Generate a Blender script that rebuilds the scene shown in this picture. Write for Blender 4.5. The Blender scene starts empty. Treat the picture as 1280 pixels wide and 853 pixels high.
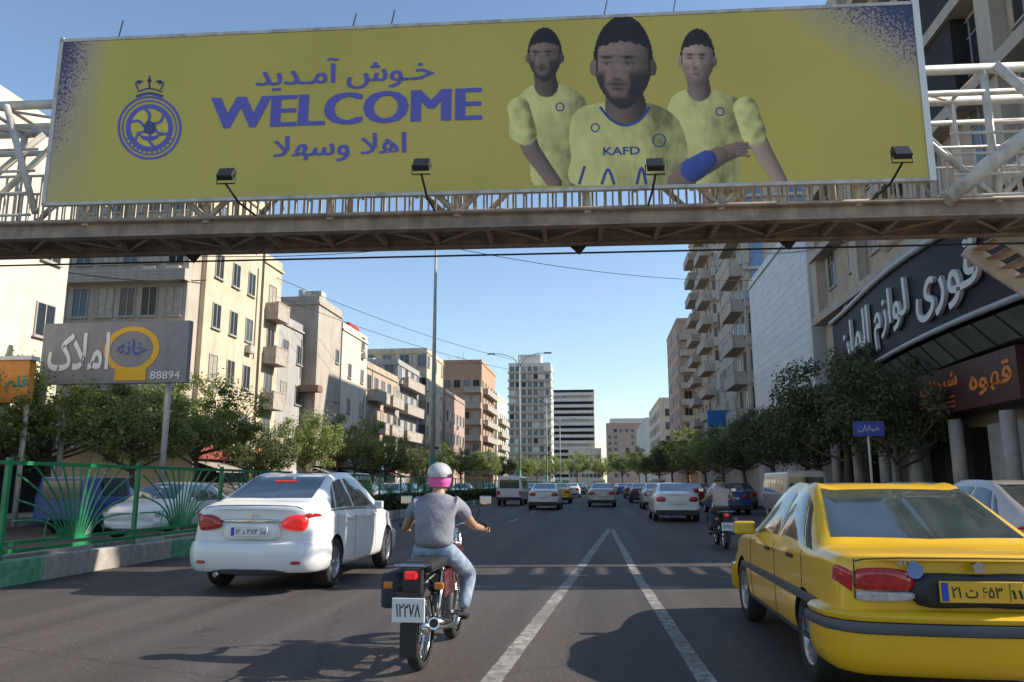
import bpy, bmesh, math, random
from mathutils import Vector, Matrix, noise
random.seed(11)
R_ = math.radians
S = bpy.context.scene
COL = S.collection
# ------------------------------------------------------------------ camera
CH, F_, CX, CY = 1.43, 980.0, 640.0, 426.5
TH, PS = R_(10.3), R_(6.3)
cd = bpy.data.cameras.new('camera'); cam = bpy.data.objects.new('camera', cd); COL.objects.link(cam)
cd.sensor_width = 36; cd.lens = 36 * F_ / 1280; cd.clip_start = .05; cd.clip_end = 5000
cam.location = (0, 0, CH); cam.rotation_euler = (math.pi/2 + TH, 0, PS)
S.camera = cam
# ------------------------------------------------------------------ sky, sun, exposure
SUN_EL, SUN_AZ = R_(33.5), R_(10)          # azimuth counted from +X (right of the road) towards +Y (ahead)
w = bpy.data.worlds.new('World'); S.world = w; w.use_nodes = True
nt = w.node_tree; bg = nt.nodes['Background']
sk = nt.nodes.new('ShaderNodeTexSky'); sk.sky_type = 'NISHITA'; sk.sun_disc = False
sk.sun_elevation = SUN_EL; sk.sun_rotation = math.pi/2 - SUN_AZ
sk.altitude = 900; sk.air_density = 1.25; sk.dust_density = .7; sk.ozone_density = 2.2
nt.links.new(sk.outputs[0], bg.inputs[0]); bg.inputs[1].default_value = .13
sl = bpy.data.lights.new('sun', 'SUN'); so = bpy.data.objects.new('sun', sl); COL.objects.link(so)
sl.energy = 5.0; sl.angle = R_(.5); sl.color = (1, .91, .78)
sd = Vector((math.cos(SUN_EL)*math.cos(SUN_AZ), math.cos(SUN_EL)*math.sin(SUN_AZ), math.sin(SUN_EL)))
so.rotation_euler = sd.to_track_quat('Z', 'Y').to_euler(); so.location = (30, 10, 40)
S.view_settings.view_transform = 'Standard'; S.view_settings.look = 'None'
S.view_settings.exposure = .58; S.view_settings.gamma = 1
# ------------------------------------------------------------------ helpers
def ray(u, v):
    a = (u-CX)/F_; b = (CY-v)/F_
    return Vector((-math.sin(PS)*math.cos(TH) + a*math.cos(PS) + b*math.sin(PS)*math.sin(TH),
                   math.cos(PS)*math.cos(TH) + a*math.sin(PS) - b*math.cos(PS)*math.sin(TH),
                   math.sin(TH) + b*math.cos(TH)))
def atX(u, v, X):
    d = ray(u, v); return d*(X/d.x) + Vector((0, 0, CH))
def atY(u, v, Y):
    d = ray(u, v); return d*(Y/d.y) + Vector((0, 0, CH))
MATS = {}
def mat(name, col, rough=.7, metal=0., vary=.12, scale=3., bump=0., bscale=40., coat=0., emit=0., trans=0., spec=.5, dirt=0.):
    if name in MATS: return MATS[name]
    m = bpy.data.materials.new(name); m.use_nodes = True; n = m.node_tree.nodes; l = m.node_tree.links
    b = n['Principled BSDF']; b.inputs['Roughness'].default_value = rough; b.inputs['Metallic'].default_value = metal
    b.inputs['Coat Weight'].default_value = coat; b.inputs['Coat Roughness'].default_value = .06
    b.inputs['Specular IOR Level'].default_value = spec
    c = (*col, 1)
    tc = n.new('ShaderNodeTexCoord')
    if vary:
        t = n.new('ShaderNodeTexNoise'); t.inputs['Scale'].default_value = scale; t.inputs['Detail'].default_value = 8
        l.new(tc.outputs['Object'], t.inputs['Vector'])
        r = n.new('ShaderNodeValToRGB'); r.color_ramp.elements[0].position = .32; r.color_ramp.elements[1].position = .7
        r.color_ramp.elements[0].color = (*[x*(1-vary) for x in col], 1)
        r.color_ramp.elements[1].color = (*[min(1, x*(1+vary)) for x in col], 1)
        l.new(t.outputs[0], r.inputs[0]); out = r.outputs[0]
        if dirt:
            t2 = n.new('ShaderNodeTexNoise'); t2.inputs['Scale'].default_value = .9; t2.inputs['Detail'].default_value = 10; t2.inputs['Roughness'].default_value = .7
            mp = n.new('ShaderNodeMapping'); mp.inputs['Scale'].default_value = (3, 3, .35)
            l.new(tc.outputs['Object'], mp.inputs[0]); l.new(mp.outputs[0], t2.inputs['Vector'])
            r2 = n.new('ShaderNodeValToRGB'); r2.color_ramp.elements[0].position = .5; r2.color_ramp.elements[1].position = .72
            r2.color_ramp.elements[0].color = (0, 0, 0, 1); r2.color_ramp.elements[1].color = (dirt, dirt, dirt, 1)
            l.new(t2.outputs[0], r2.inputs[0])
            mx = n.new('ShaderNodeMixRGB'); mx.inputs[2].default_value = (.07, .055, .04, 1)
            l.new(r2.outputs[0], mx.inputs[0]); l.new(out, mx.inputs[1]); out = mx.outputs[0]
        l.new(out, b.inputs['Base Color'])
    else: b.inputs['Base Color'].default_value = c
    if bump:
        t = n.new('ShaderNodeTexNoise'); t.inputs['Scale'].default_value = bscale; t.inputs['Detail'].default_value = 6
        l.new(tc.outputs['Object'], t.inputs['Vector'])
        bp = n.new('ShaderNodeBump'); bp.inputs['Strength'].default_value = bump; bp.inputs['Distance'].default_value = .02
        l.new(t.outputs[0], bp.inputs['Height']); l.new(bp.outputs[0], b.inputs['Normal'])
    if emit:
        b.inputs['Emission Color'].default_value = c; b.inputs['Emission Strength'].default_value = emit
    if trans: b.inputs['Transmission Weight'].default_value = trans
    MATS[name] = m; return m
class MB:
    "collects boxes, tubes, quads into one mesh"
    def __init__(s): s.v = []; s.f = []; s.sm = []
    def add(s, vs, fs, smooth=False):
        o = len(s.v); s.v += [tuple(x) for x in vs]; s.f += [tuple(i+o for i in f) for f in fs]; s.sm += [smooth]*len(fs); return s
    def box(s, x0, x1, y0, y1, z0, z1, M=None):
        vs = [Vector(p) for p in ((x0,y0,z0),(x1,y0,z0),(x1,y1,z0),(x0,y1,z0),(x0,y0,z1),(x1,y0,z1),(x1,y1,z1),(x0,y1,z1))]
        if M: vs = [M @ p for p in vs]
        return s.add(vs, [(0,3,2,1),(4,5,6,7),(0,1,5,4),(1,2,6,5),(2,3,7,6),(3,0,4,7)])
    def tube(s, pts, r, n=8, r2=None, closed=False):
        pts = [Vector(p) for p in pts]; N = len(pts); rings = []
        up0 = None
        for i, p in enumerate(pts):
            if closed: d = pts[(i+1) % N]-pts[i-1]
            else: d = pts[min(i+1, N-1)]-pts[max(i-1, 0)]
            d.normalize()
            a = Vector((0,0,1)) if abs(d.z) < .9 else Vector((1,0,0))
            if up0 is not None and up0.cross(d).length > .2: a = up0
            x = d.cross(a).normalized(); y = x.cross(d).normalized(); up0 = y
            rr = r if r2 is None else r + (r2-r)*i/(N-1)
            if isinstance(r, (list, tuple)): rr = r[i]
            rings.append([p + x*math.cos(t*2*math.pi/n)*rr + y*math.sin(t*2*math.pi/n)*rr for t in range(n)])
        vs = [q for rg in rings for q in rg]; fs = []
        M = N if closed else N-1
        for i in range(M):
            j = (i+1) % N
            for t in range(n):
                u = (t+1) % n; fs.append((i*n+t, i*n+u, j*n+u, j*n+t))
        s.add(vs, fs, n > 6)
        if not closed:
            o = len(s.v)-len(vs)
            s.f += [tuple(o+t for t in reversed(range(n))), tuple(o+(N-1)*n+t for t in range(n))]; s.sm += [False, False]
        return s
    def prism(s, poly, y0, y1):
        "polygon (x,z) extruded along y"
        n = len(poly); vs = [(x, y0, z) for x, z in poly] + [(x, y1, z) for x, z in poly]
        return s.add(vs, [tuple(range(n)), tuple(reversed(range(n, 2*n)))] + [(i, i+n, (i+1) % n+n, (i+1) % n) for i in range(n)])
    def lathe(s, prof, n=24, axis='x'):
        "profile (r, a): a along axis"
        vs = []
        for r, a in prof:
            for t in range(n):
                c, q = math.cos(2*math.pi*t/n)*r, math.sin(2*math.pi*t/n)*r
                vs.append((a, c, q) if axis == 'x' else ((c, a, q) if axis == 'y' else (c, q, a)))
        fs = []
        for i in range(len(prof)-1):
            for t in range(n):
                u = (t+1) % n; fs.append((i*n+t, i*n+u, (i+1)*n+u, (i+1)*n+t))
        return s.add(vs, fs, True)
    def mesh(s, name, m):
        me = bpy.data.meshes.new(name); me.from_pydata(s.v, [], s.f)
        me.polygons.foreach_set('use_smooth', s.sm)
        bm = bmesh.new(); bm.from_mesh(me); bmesh.ops.recalc_face_normals(bm, faces=bm.faces); bm.to_mesh(me); bm.free()
        if m: me.materials.append(m)
        me.update(); return me
    def build(s, name, m, parent=None, loc=None): return link(name, s.mesh(name, m), parent, loc)
def link(name, me, parent=None, loc=None, rz=None):
    o = bpy.data.objects.new(name, me); COL.objects.link(o)
    if parent: o.parent = parent
    if loc is not None: o.location = loc
    if rz is not None: o.rotation_euler = (0, 0, rz)
    return o
def tag(o, label=None, cat=None, group=None, kind=None):
    if label: o['label'] = label
    if cat: o['category'] = cat
    if group: o['group'] = group
    if kind: o['kind'] = kind
    return o
def thing(name, label, cat, loc=(0,0,0), rz=0, group=None):
    o = link(name, None, None, loc, rz); return tag(o, label, cat, group)
def kids(o): return [c for c in bpy.data.objects if c.parent == o]
def copy_tree(o, kidmap, parent=None):
    c = o.copy(); COL.objects.link(c)
    if parent: c.parent = parent
    for k in kidmap.get(o, ()): copy_tree(k, kidmap, c)
    return c
def kidmap():
    d = {}
    for o in bpy.data.objects:
        if o.parent: d.setdefault(o.parent, []).append(o)
    return d
def bevel(o, wd=.01, seg=2):
    bm = bmesh.new(); bm.from_mesh(o.data)
    es = [e for e in bm.edges if len(e.link_faces) == 2 and e.calc_face_angle(0) > .5]
    bmesh.ops.bevel(bm, geom=es, offset=wd, segments=seg, affect='EDGES', profile=.6)
    bm.to_mesh(o.data); bm.free()
def spline(pts, k=6, closed=True):
    n = len(pts); out = []
    P = [Vector(p) for p in pts]
    for i in range(n if closed else n-1):
        a, b, c, d = (P[(i-1) % n], P[i], P[(i+1) % n], P[(i+2) % n]) if closed else (P[max(i-1,0)], P[i], P[i+1], P[min(i+2,n-1)])
        for j in range(k):
            t = j/k; out.append(.5*((2*b)+(c-a)*t+(2*a-5*b+4*c-d)*t*t+(3*b-a-3*c+d)*t**3))
    if not closed: out.append(P[-1])
    return out
# Persian / Arabic shaping into presentation forms (right to left joined letters)
AR = {'ا':'ﺍﺎ','آ':'ﺁﺂ','د':'ﺩﺪ','ر':'ﺭﺮ','و':'ﻭﻮ','ز':'ﺯﺰ',
 'خ':'ﺥﺦﺧﺨ','ش':'ﺵﺶﺷﺸ','م':'ﻡﻢﻣﻤ','ی':'ﯼﯽﯾﯿ','ه':'ﻩﻪﻫﻬ','ل':'ﻝﻞﻟﻠ','س':'ﺱﺲﺳﺴ',
 'ک':'ﮎﮏﮐﮑ','گ':'ﮒﮓﮔﮕ','ف':'ﻑﻒﻓﻔ','ن':'ﻥﻦﻧﻨ','ق':'ﻕﻖﻗﻘ','ب':'ﺏﺐﺑﺒ','ت':'ﺕﺖﺗﺘ','ح':'ﺡﺢﺣﺤ','پ':'ﭖﭗﭘﭙ','ص':'ﺹﺺﺻﺼ'}
def shape(t):
    t = t.replace('لا', '\u0001'); out = []
    for i, c in enumerate(t):
        if c == '\u0001':
            p = t[i-1] if i else ' '; out.append('ﻼ' if len(AR.get(p, '')) == 4 else 'ﻻ'); continue
        if c not in AR: out.append(c); continue
        f = AR[c]; p = t[i-1] if i else ' '; q = t[i+1] if i+1 < len(t) else ' '
        jp = len(AR.get(p, '')) == 4; jn = len(f) == 4 and (q in AR or q == '\u0001')
        if q == 'ـ' and len(f) == 4: jn = True
        if p == 'ـ': jp = True
        out.append(f[(3 if jp else 2) if jn else (1 if jp else 0)])
    return ''.join(reversed(out))
def text(body, w_, h_, m, parent, name, M, bold=.0, ext=.004, shear=0):
    "lettering as flat mesh, fitted to w_ x h_ metres, centred at M; local x right, y up, z out of the face"
    c = bpy.data.curves.new(name, 'FONT'); c.body = body; c.extrude = ext; c.offset = bold; c.resolution_u = 3; c.shear = shear
    o = bpy.data.objects.new(name, c); COL.objects.link(o)
    dg = bpy.context.evaluated_depsgraph_get(); me = bpy.data.meshes.new_from_object(o.evaluated_get(dg)); bpy.data.objects.remove(o)
    if not len(me.vertices): return None
    xs = [v.co.x for v in me.vertices]; ys = [v.co.y for v in me.vertices]
    sx = w_/(max(xs)-min(xs)); sy = h_/(max(ys)-min(ys)); cx = (max(xs)+min(xs))/2; cy = (max(ys)+min(ys))/2
    for v in me.vertices: v.co = Vector(((v.co.x-cx)*sx, (v.co.y-cy)*sy, v.co.z))
    me.materials.clear(); me.materials.append(m)
    t = link(name, me, parent); t.matrix_local = M; return t
def face_M(x, y, z, rz=0):
    "text plane standing upright facing local -y, turned by rz"
    return Matrix.Translation((x, y, z)) @ Matrix.Rotation(rz, 4, 'Z') @ Matrix.Rotation(math.pi/2, 4, 'X')
# ------------------------------------------------------------------ ground, roads
def asphalt(name, base, patch):
    m = bpy.data.materials.new(name); m.use_nodes = True; n = m.node_tree.nodes; l = m.node_tree.links; b = n['Principled BSDF']
    tc = n.new('ShaderNodeTexCoord')
    def nz(sc, det, rough=.6):
        t = n.new('ShaderNodeTexNoise'); t.inputs['Scale'].default_value = sc; t.inputs['Detail'].default_value = det; t.inputs['Roughness'].default_value = rough
        l.new(tc.outputs['Object'], t.inputs['Vector']); return t
    fine = nz(30, 7, .85); big = nz(.35, 6); mid = nz(4, 8)
    r = n.new('ShaderNodeValToRGB'); r.color_ramp.elements[0].position = .3; r.color_ramp.elements[1].position = .75
    r.color_ramp.elements[0].color = (*[x*.42 for x in base], 1); r.color_ramp.elements[1].color = (*[x*1.85 for x in base], 1)
    l.new(fine.outputs[0], r.inputs[0])
    r2 = n.new('ShaderNodeValToRGB'); r2.color_ramp.elements[0].position = .42; r2.color_ramp.elements[1].position = .58
    l.new(big.outputs[0], r2.inputs[0])
    mx = n.new('ShaderNodeMixRGB'); mx.inputs[2].default_value = (*patch, 1); mx.blend_type = 'MIX'
    ml = n.new('ShaderNodeMath'); ml.operation = 'MULTIPLY'; ml.inputs[1].default_value = .45
    l.new(r2.outputs[0], ml.inputs[0]); l.new(ml.outputs[0], mx.inputs[0]); l.new(r.outputs[0], mx.inputs[1])
    # cracks and stones
    vo = n.new('ShaderNodeTexVoronoi'); vo.feature = 'DISTANCE_TO_EDGE'; vo.inputs['Scale'].default_value = .33
    wv = n.new('ShaderNodeMixRGB'); wv.inputs[0].default_value = .22; l.new(tc.outputs['Object'], wv.inputs[1]); l.new(mid.outputs['Color'], wv.inputs[2]); l.new(wv.outputs[0], vo.inputs['Vector'])
    rc = n.new('ShaderNodeValToRGB'); rc.color_ramp.elements[0].position = 0; rc.color_ramp.elements[1].position = .006
    rc.color_ramp.elements[0].color = (.45, .45, .45, 1); l.new(vo.outputs['Distance'], rc.inputs[0])
    mm = n.new('ShaderNodeMixRGB'); mm.blend_type = 'MULTIPLY'; mm.inputs[0].default_value = .6; l.new(mx.outputs[0], mm.inputs[1]); l.new(rc.outputs[0], mm.inputs[2])
    st = n.new('ShaderNodeTexVoronoi'); st.inputs['Scale'].default_value = 16; l.new(tc.outputs['Object'], st.inputs['Vector'])
    rs = n.new('ShaderNodeValToRGB'); rs.color_ramp.elements[0].position = .10; rs.color_ramp.elements[1].position = .15
    rs.color_ramp.elements[0].color = (.30, .28, .25, 1); rs.color_ramp.elements[1].color = (0, 0, 0, 1); l.new(st.outputs['Distance'], rs.inputs[0])
    ad = n.new('ShaderNodeMixRGB'); ad.blend_type = 'ADD'; ad.inputs[0].default_value = .38; l.new(mm.outputs[0], ad.inputs[1]); l.new(rs.outputs[0], ad.inputs[2])
    mpt = n.new('ShaderNodeMapping'); mpt.inputs['Scale'].default_value = (1.5, .035, 1); l.new(tc.outputs['Object'], mpt.inputs[0])
    tt = n.new('ShaderNodeTexNoise'); tt.inputs['Scale'].default_value = 1; tt.inputs['Detail'].default_value = 5; l.new(mpt.outputs[0], tt.inputs['Vector'])
    rt = n.new('ShaderNodeValToRGB'); rt.color_ramp.elements[0].position = .38; rt.color_ramp.elements[0].color = (.70, .69, .68, 1); rt.color_ramp.elements[1].position = .62; rt.color_ramp.elements[1].color = (1.12, 1.1, 1.08, 1); l.new(tt.outputs[0], rt.inputs[0])
    mt = n.new('ShaderNodeMixRGB'); mt.blend_type = 'MULTIPLY'; mt.inputs[0].default_value = 1; l.new(ad.outputs[0], mt.inputs[1]); l.new(rt.outputs[0], mt.inputs[2])
    so_n = nz(1.1, 3); ro = n.new('ShaderNodeValToRGB'); ro.color_ramp.elements[0].position = .66; ro.color_ramp.elements[0].color = (1, 1, 1, 1); ro.color_ramp.elements[1].position = .74; ro.color_ramp.elements[1].color = (.55, .54, .53, 1); l.new(so_n.outputs[0], ro.inputs[0])
    m3 = n.new('ShaderNodeMixRGB'); m3.blend_type = 'MULTIPLY'; m3.inputs[0].default_value = .8; l.new(mt.outputs[0], m3.inputs[1]); l.new(ro.outputs[0], m3.inputs[2])
    l.new(m3.outputs[0], b.inputs['Base Color']); b.inputs['Roughness'].default_value = .72; b.inputs['Specular IOR Level'].default_value = .35
    bp = n.new('ShaderNodeBump'); bp.inputs['Strength'].default_value = .45; bp.inputs['Distance'].default_value = .008
    l.new(fine.outputs[0], bp.inputs['Height']); l.new(bp.outputs[0], b.inputs['Normal']); MATS[name] = m; return m
M_asph = asphalt('asphalt', (.070, .058, .051), (.074, .072, .077))
M_asph2 = asphalt('asphalt_far', (.07, .062, .056), (.06, .057, .054))
def sheet(name, x0, x1, y0, y1, z, m): return tag(MB().add([(x0,y0,z),(x1,y0,z),(x1,y1,z),(x0,y1,z)], [(0,1,2,3)]).build(name, m), kind='structure')
sheet('ground', -1500, 1500, -400, 3000, -.02, mat('dusty_ground', (.16, .14, .12), .9, scale=.3))
sheet('road', -8.35, 9.2, -60, 1500, 0, M_asph)
sheet('opposite_road', -19.5, -9.35, -60, 1500, 0, M_asph2)
M_pave = mat('paving_concrete', (.27, .25, .225), .85, scale=2, vary=.2, bump=.3, dirt=.3)
def slab(name, x0, x1, y0, y1, z1, m): return tag(MB().box(x0,x1,y0,y1,-.15,z1).build(name, m), kind='structure')
slab('pavement', 9.35, 13, 15, 600, .14, M_pave)
slab('pavement', -26, -19.65, -10, 600, .14, M_pave)
M_kerb = mat('kerb_concrete', (.36, .33, .29), .85, vary=.22, scale=5, bump=.4, dirt=.45)
M_kgreen = mat('kerb_green_paint', (.10, .30, .17), .7, vary=.3, scale=7, dirt=.5)
M_kwhite = mat('kerb_white_paint', (.60, .60, .55), .7, vary=.2, scale=6, dirt=.5)
med = slab('median_strip', -9.2, -8.52, -20, 600, .27, M_kerb)
km = [MB().box(0, .165, .006, 1.194, -.1, .32) for _ in range(1)][0]
kmesh = {}
for k, m in (('a', M_kerb), ('b', M_kgreen), ('c', M_kwhite)):
    o = MB().box(0, .165, .006, 1.194, -.1, .34).build('kerb_stone', m); bevel(o, .02, 2); kmesh[k] = o.data; bpy.data.objects.remove(o)
pat = 'bcaabaaacaabaaaacabaaac'
for i in range(60):
    y = -3 + i*1.2
    for x, sgn in ((-8.52, 1), (-9.365, 0)):
        o = link('kerb_stone', kmesh[pat[(i*3 + sgn) % len(pat)]] if i > 2 else kmesh['a'], med, (x, y, random.uniform(-.012, .012)))
        o.rotation_euler[2] = random.uniform(-.008, .008)
pv = [o for o in bpy.data.objects if o.name.startswith('pavement')]
for i in range(70):
    link('kerb_stone', kmesh['a'], pv[0], (9.2, 15 + i*1.2, -.16 + random.uniform(-.01, .01)))
def worn_paint():
    m = bpy.data.materials.new('road_paint'); m.use_nodes = True; n = m.node_tree.nodes; l = m.node_tree.links; b = n['Principled BSDF']
    tc = n.new('ShaderNodeTexCoord'); out = None
    for sc, det, p0, p1 in ((9, 10, .42, .58), (.9, 5, .34, .66)):
        t = n.new('ShaderNodeTexNoise'); t.inputs['Scale'].default_value = sc; t.inputs['Detail'].default_value = det; t.inputs['Roughness'].default_value = .75; l.new(tc.outputs['Object'], t.inputs['Vector'])
        r = n.new('ShaderNodeMapRange'); r.inputs[1].default_value = p0; r.inputs[2].default_value = p1; l.new(t.outputs[0], r.inputs[0])
        if out is None: out = r.outputs[0]
        else:
            q = n.new('ShaderNodeMath'); q.operation = 'MULTIPLY'; l.new(out, q.inputs[0]); l.new(r.outputs[0], q.inputs[1])
            q2 = n.new('ShaderNodeMath'); q2.operation = 'ADD'; q2.use_clamp = True; q2.inputs[1].default_value = .18; l.new(q.outputs[0], q2.inputs[0]); out = q2.outputs[0]
    mx = n.new('ShaderNodeMixRGB'); mx.inputs[1].default_value = (.075, .066, .06, 1); mx.inputs[2].default_value = (.40, .38, .34, 1); l.new(out, mx.inputs[0]); l.new(mx.outputs[0], b.inputs['Base Color']); b.inputs['Roughness'].default_value = .75; return m
M_line = worn_paint()
def line(pts, wd, nm='lane_marking'):
    "painted strip along ground points with ragged worn edges"
    vs = []; fs = []; P = []
    for (a, b) in zip(pts[:-1], pts[1:]):
        n = max(2, int((Vector(b)-Vector(a)).length/.12)); n = min(n, 120)
        P += [Vector(a).lerp(Vector(b), k/n) for k in range(n)]
    P.append(Vector(pts[-1]))
    for i, p in enumerate(P):
        d = (P[min(i+1, len(P)-1)]-P[max(i-1, 0)]).normalized(); s = Vector((d.y, -d.x))
        a = wd/2 + random.uniform(-.005, .005); b = wd/2 + random.uniform(-.005, .005)
        vs += [(p.x-s.x*a, p.y-s.y*a, .004), (p.x+s.x*b, p.y+s.y*b, .004)]
    fs = [(2*i, 2*i+1, 2*i+3, 2*i+2) for i in range(len(P)-1)]
    m = MB(); m.add(vs, fs); return tag(m.build(nm, M_line), kind='structure')
line([(-.98, 3.2), (-.74, 7.48), (-.35, 14.3), (.27, 26)], .155)
line([(.86, 3.2), (.72, 7.1), (.55, 13), (.35, 26)], .14)
for i in range(12): line([(-3.4, 30+i*9), (-3.4, 33.2+i*9)], .14, 'lane_dash')
for i in range(12): line([(2.9, 34+i*9), (2.9, 37.2+i*9)], .14, 'lane_dash')
line([(-8.2, 15), (-8.2, 120)], .12)
for i in range(8): line([(-14.2, 20+i*9), (-14.2, 23.2+i*9)], .14, 'lane_dash')
# ------------------------------------------------------------------ green median fence of sunburst panels
M_green = mat('fence_green', (.014, .20, .07), .42, vary=.25, scale=6, coat=.2, dirt=.25)
def fence():
    PL = 3.4; Z0, Z1 = .56, 1.76; n = 11
    root = thing('median_fence', 'green metal median fence of sunburst panels on the painted kerb left of the white sedan', 'fence', (-8.86, 4.27, 0))
    post = MB().box(-.035, .035, -.035, .035, .27, Z1+.06); post.box(-.06, .06, -.06, .06, .27, .30)
    pme = post.mesh('post', M_green)
    bars = []
    for k in range(-7, 8):
        a = k*R_(11.2); L = 10
        # rays fan out of the lower middle, curving outwards
        dx, dz = math.sin(a), math.cos(a)
        hw = PL/2-.07; H = Z1-.05-Z0
        t = min((hw-.12)/abs(dx) if dx else 99, (H)/max(dz, .02))
        ex, ez = dx*t, dz*t
        p0 = (k*.05, 0); bend = .20*k/7
        pts = []
        for j in range(8):
            q = j/7; x = p0[0] + (ex-p0[0])*q; z = ez*q
            x -= bend*math.sin(q*math.pi)*.9*(1 if abs(k) > 0 else 0); z += .10*math.sin(q*math.pi)*abs(k)/7
            pts.append((0, x, Z0+z))
        bars.append(MB().tube(pts, .016, 6).mesh('fan_bar', M_green))
    for sgn in (-1, 1):
        pts = [(0, sgn*(.42+.35*math.sin(j/7*math.pi/2)), Z0+.33*math.sin(j/7*math.pi)) for j in range(8)]
        bars.append(MB().tube(pts, .011, 6).mesh('fan_bar', M_green))
    rail = MB().box(-.028, .028, -PL/2+.036, PL/2-.036, 0, .06).mesh('rail', M_green)
    for i in range(n):
        y = PL/2 + i*PL
        link('post', pme, root, (0, i*PL, 0))
        for z in (Z1-.05, Z0-.05, Z0-.17): link('rail', rail, root, (0, y, z))
        for b in bars: link('fan_bar', b, root, (0, y, 0))
    link('post', pme, root, (0, n*PL, 0))
    # farther panels, too small to pick the bars apart
    f = thing('median_fence', 'distant stretch of the same green median fence running to the vanishing point', 'fence', (-8.86, 4.27+n*PL, 0))
    far = MB()
    for i in range(60):
        y = PL*i
        far.box(-.03, .03, y-.03, y+.03, .27, Z1); far.box(-.02, .02, y, y+PL, Z1-.06, Z1-.01); far.box(-.02, .02, y, y+PL, Z0-.05, Z0)
        for k in range(-4, 5):
            far.tube([(0, y+PL/2+k*.04, Z0), (0, y+PL/2+k*.27, Z1-.05)], .012, 3)
    tag(far.build('fence_bars', M_green, f), kind='stuff')
fence()
# ------------------------------------------------------------------ footbridge
BR_RZ = R_(1.9); BO = Vector((-9.87, 12.5, 0))
def b2w(x, y, z): return Matrix.Translation(BO) @ Matrix.Rotation(BR_RZ, 4, 'Z') @ Vector((x, y, z))
M_steel = mat('bridge_white_steel', (.56, .53, .47), .5, vary=.16, scale=4, dirt=.55)
M_rust = mat('bridge_brown_steel', (.34, .26, .20), .65, vary=.3, scale=3, dirt=.6)
M_black = mat('black_metal', (.02, .02, .022), .45, vary=.1)
M_soff = mat('bridge_deck_underside', (.20, .165, .14), .8, vary=.3, scale=2, dirt=.5)
def bridge():
    root = thing('footbridge', 'steel truss footbridge crossing over the street behind the yellow banner', 'footbridge', BO, BR_RZ)
    X0, X1 = -6.0, 21.0; D = 1.2; ZB, ZD, ZT = 5.80, 5.98, 8.38
    def P(nm, mb, m): return mb.build(nm, m, root)
    for y in (0.12, D): P('edge_girder', MB().box(X0, X1, y-.05, y+.05, ZB, ZD+.12), M_rust); 
    for y in (0.12, D): P('edge_flange', MB().box(X0, X1, y-.1, y+.1, ZB-.03, ZB-.003), M_rust)
    P('deck_plate', MB().box(X0, X1, .18, D-.06, ZD-.05, ZD), M_soff)
    cb = MB().box(-.04, .04, .18, D-.06, ZB+.01, ZD-.055).mesh('cross_beam', M_rust)
    db = MB().tube([(0, .2, ZB+.05), (1.0, D-.1, ZB+.05)], .03, 6).mesh('deck_brace', M_rust)
    db2 = MB().tube([(0, D-.1, ZB+.05), (1.0, .2, ZB+.05)], .03, 6).mesh('deck_brace', M_rust)
    for i in range(int(X1-X0)+1): link('cross_beam', cb, root, (X0+i, 0, 0))
    for i in range(int(X1-X0)): link('deck_brace', (db, db2)[i % 2], root, (X0+i, 0, 0))
    for y in (0.06, D+.02):
        for z in (ZT, 7.95): P('chord', MB().tube([(X0, y, z), (X1, y, z)],   .085 if z == ZT else .055, 12), M_steel)
    vt = MB().tube([(0,0,ZD), (0,0,ZT)], .065, 10).mesh('truss_post', M_steel)
    dg = MB().tube([(0,0,ZD+.05), (2.25,0,ZT-.03)], .055, 8).mesh('truss_diagonal', M_steel)
    dg2 = MB().tube([(0,0,ZT-.03), (2.25,0,ZD+.05)], .055, 8).mesh('truss_diagonal', M_steel)
    for y in (0.06, D+.02):
        for i in range(13):
            link('truss_post', vt, root, (X0+i*2.25, y, 0))
            if i < 12: link('truss_diagonal', (dg, dg2)[i % 2], root, (X0+i*2.25, y, 0))
    tb = MB().tube([(0, .06, ZT), (0, D+.02, ZT)], .035, 8).mesh('top_brace', M_steel)
    td = MB().tube([(0, .06, ZT), (2.25, D+.02, ZT)], .03, 8).mesh('top_brace', M_steel)
    for i in range(13):
        link('top_brace', tb, root, (X0+i*2.25, 0, 0))
        if i < 12: link('top_brace', td, root, (X0+i*2.25, 0, 0))
    # railings with thin bright pickets on both sides
    pk = MB().box(-.017, .017, -.012, .012, ZD+.12, 7.02).mesh('picket', M_steel)
    n = 0
    for y, st in ((D-.1, .15), (.22, .23)):
        P('handrail', MB().tube([(X0, y, 7.04), (X1, y, 7.04)], .028, 8), M_steel)
        x = X0+3.2
        while x < X1-2.2:
            link('picket', pk, root, (x, y, 0)); x += st; n += 1
    # pipe and cable tray slung along the near girder
    P('pipe', MB().tube([(X0, -.03, 6.06), (X1, -.03, 6.03)], .035, 8), M_rust)
    P('hung_cable', MB().tube([(X0, D+.06, 5.64), (X1, D+.06, 5.64)], .018, 6), M_black)
    hb = MB().prism([(-.16, 5.77), (.16, 5.77), (.02, 5.60)], D+.03, D+.06).mesh('cable_bracket', M_black)
    for x in (2.2, 9.6, 13.4): link('cable_bracket', hb, root, (x, 0, 0))
    # towers and stairs outside the frame on the right and left
    for x in (X1-2.6, X0+1.2):
        for y in (.06, D): P('column', MB().tube([(x, y, 0), (x, y, ZB)], .16, 14), M_steel)
    st = MB(); 
    ax = X1-3.8
    for y in (D+.15, D+1.35):
        P('stair_stringer', MB().box(-.06, 7.6, -.04, .04, -.16, .16, Matrix.Translation((ax, y, 5.9)) @ Matrix.Rotation(R_(38), 4, 'Y')), M_steel)
    step = MB().box(0, .32, D+.2, D+1.3, -.02, .02).mesh('stair_tread', M_rust)
    for i in range(24): link('stair_tread', step, root, (ax+.05+i*.245, 0, 5.9-i*.19))
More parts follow.
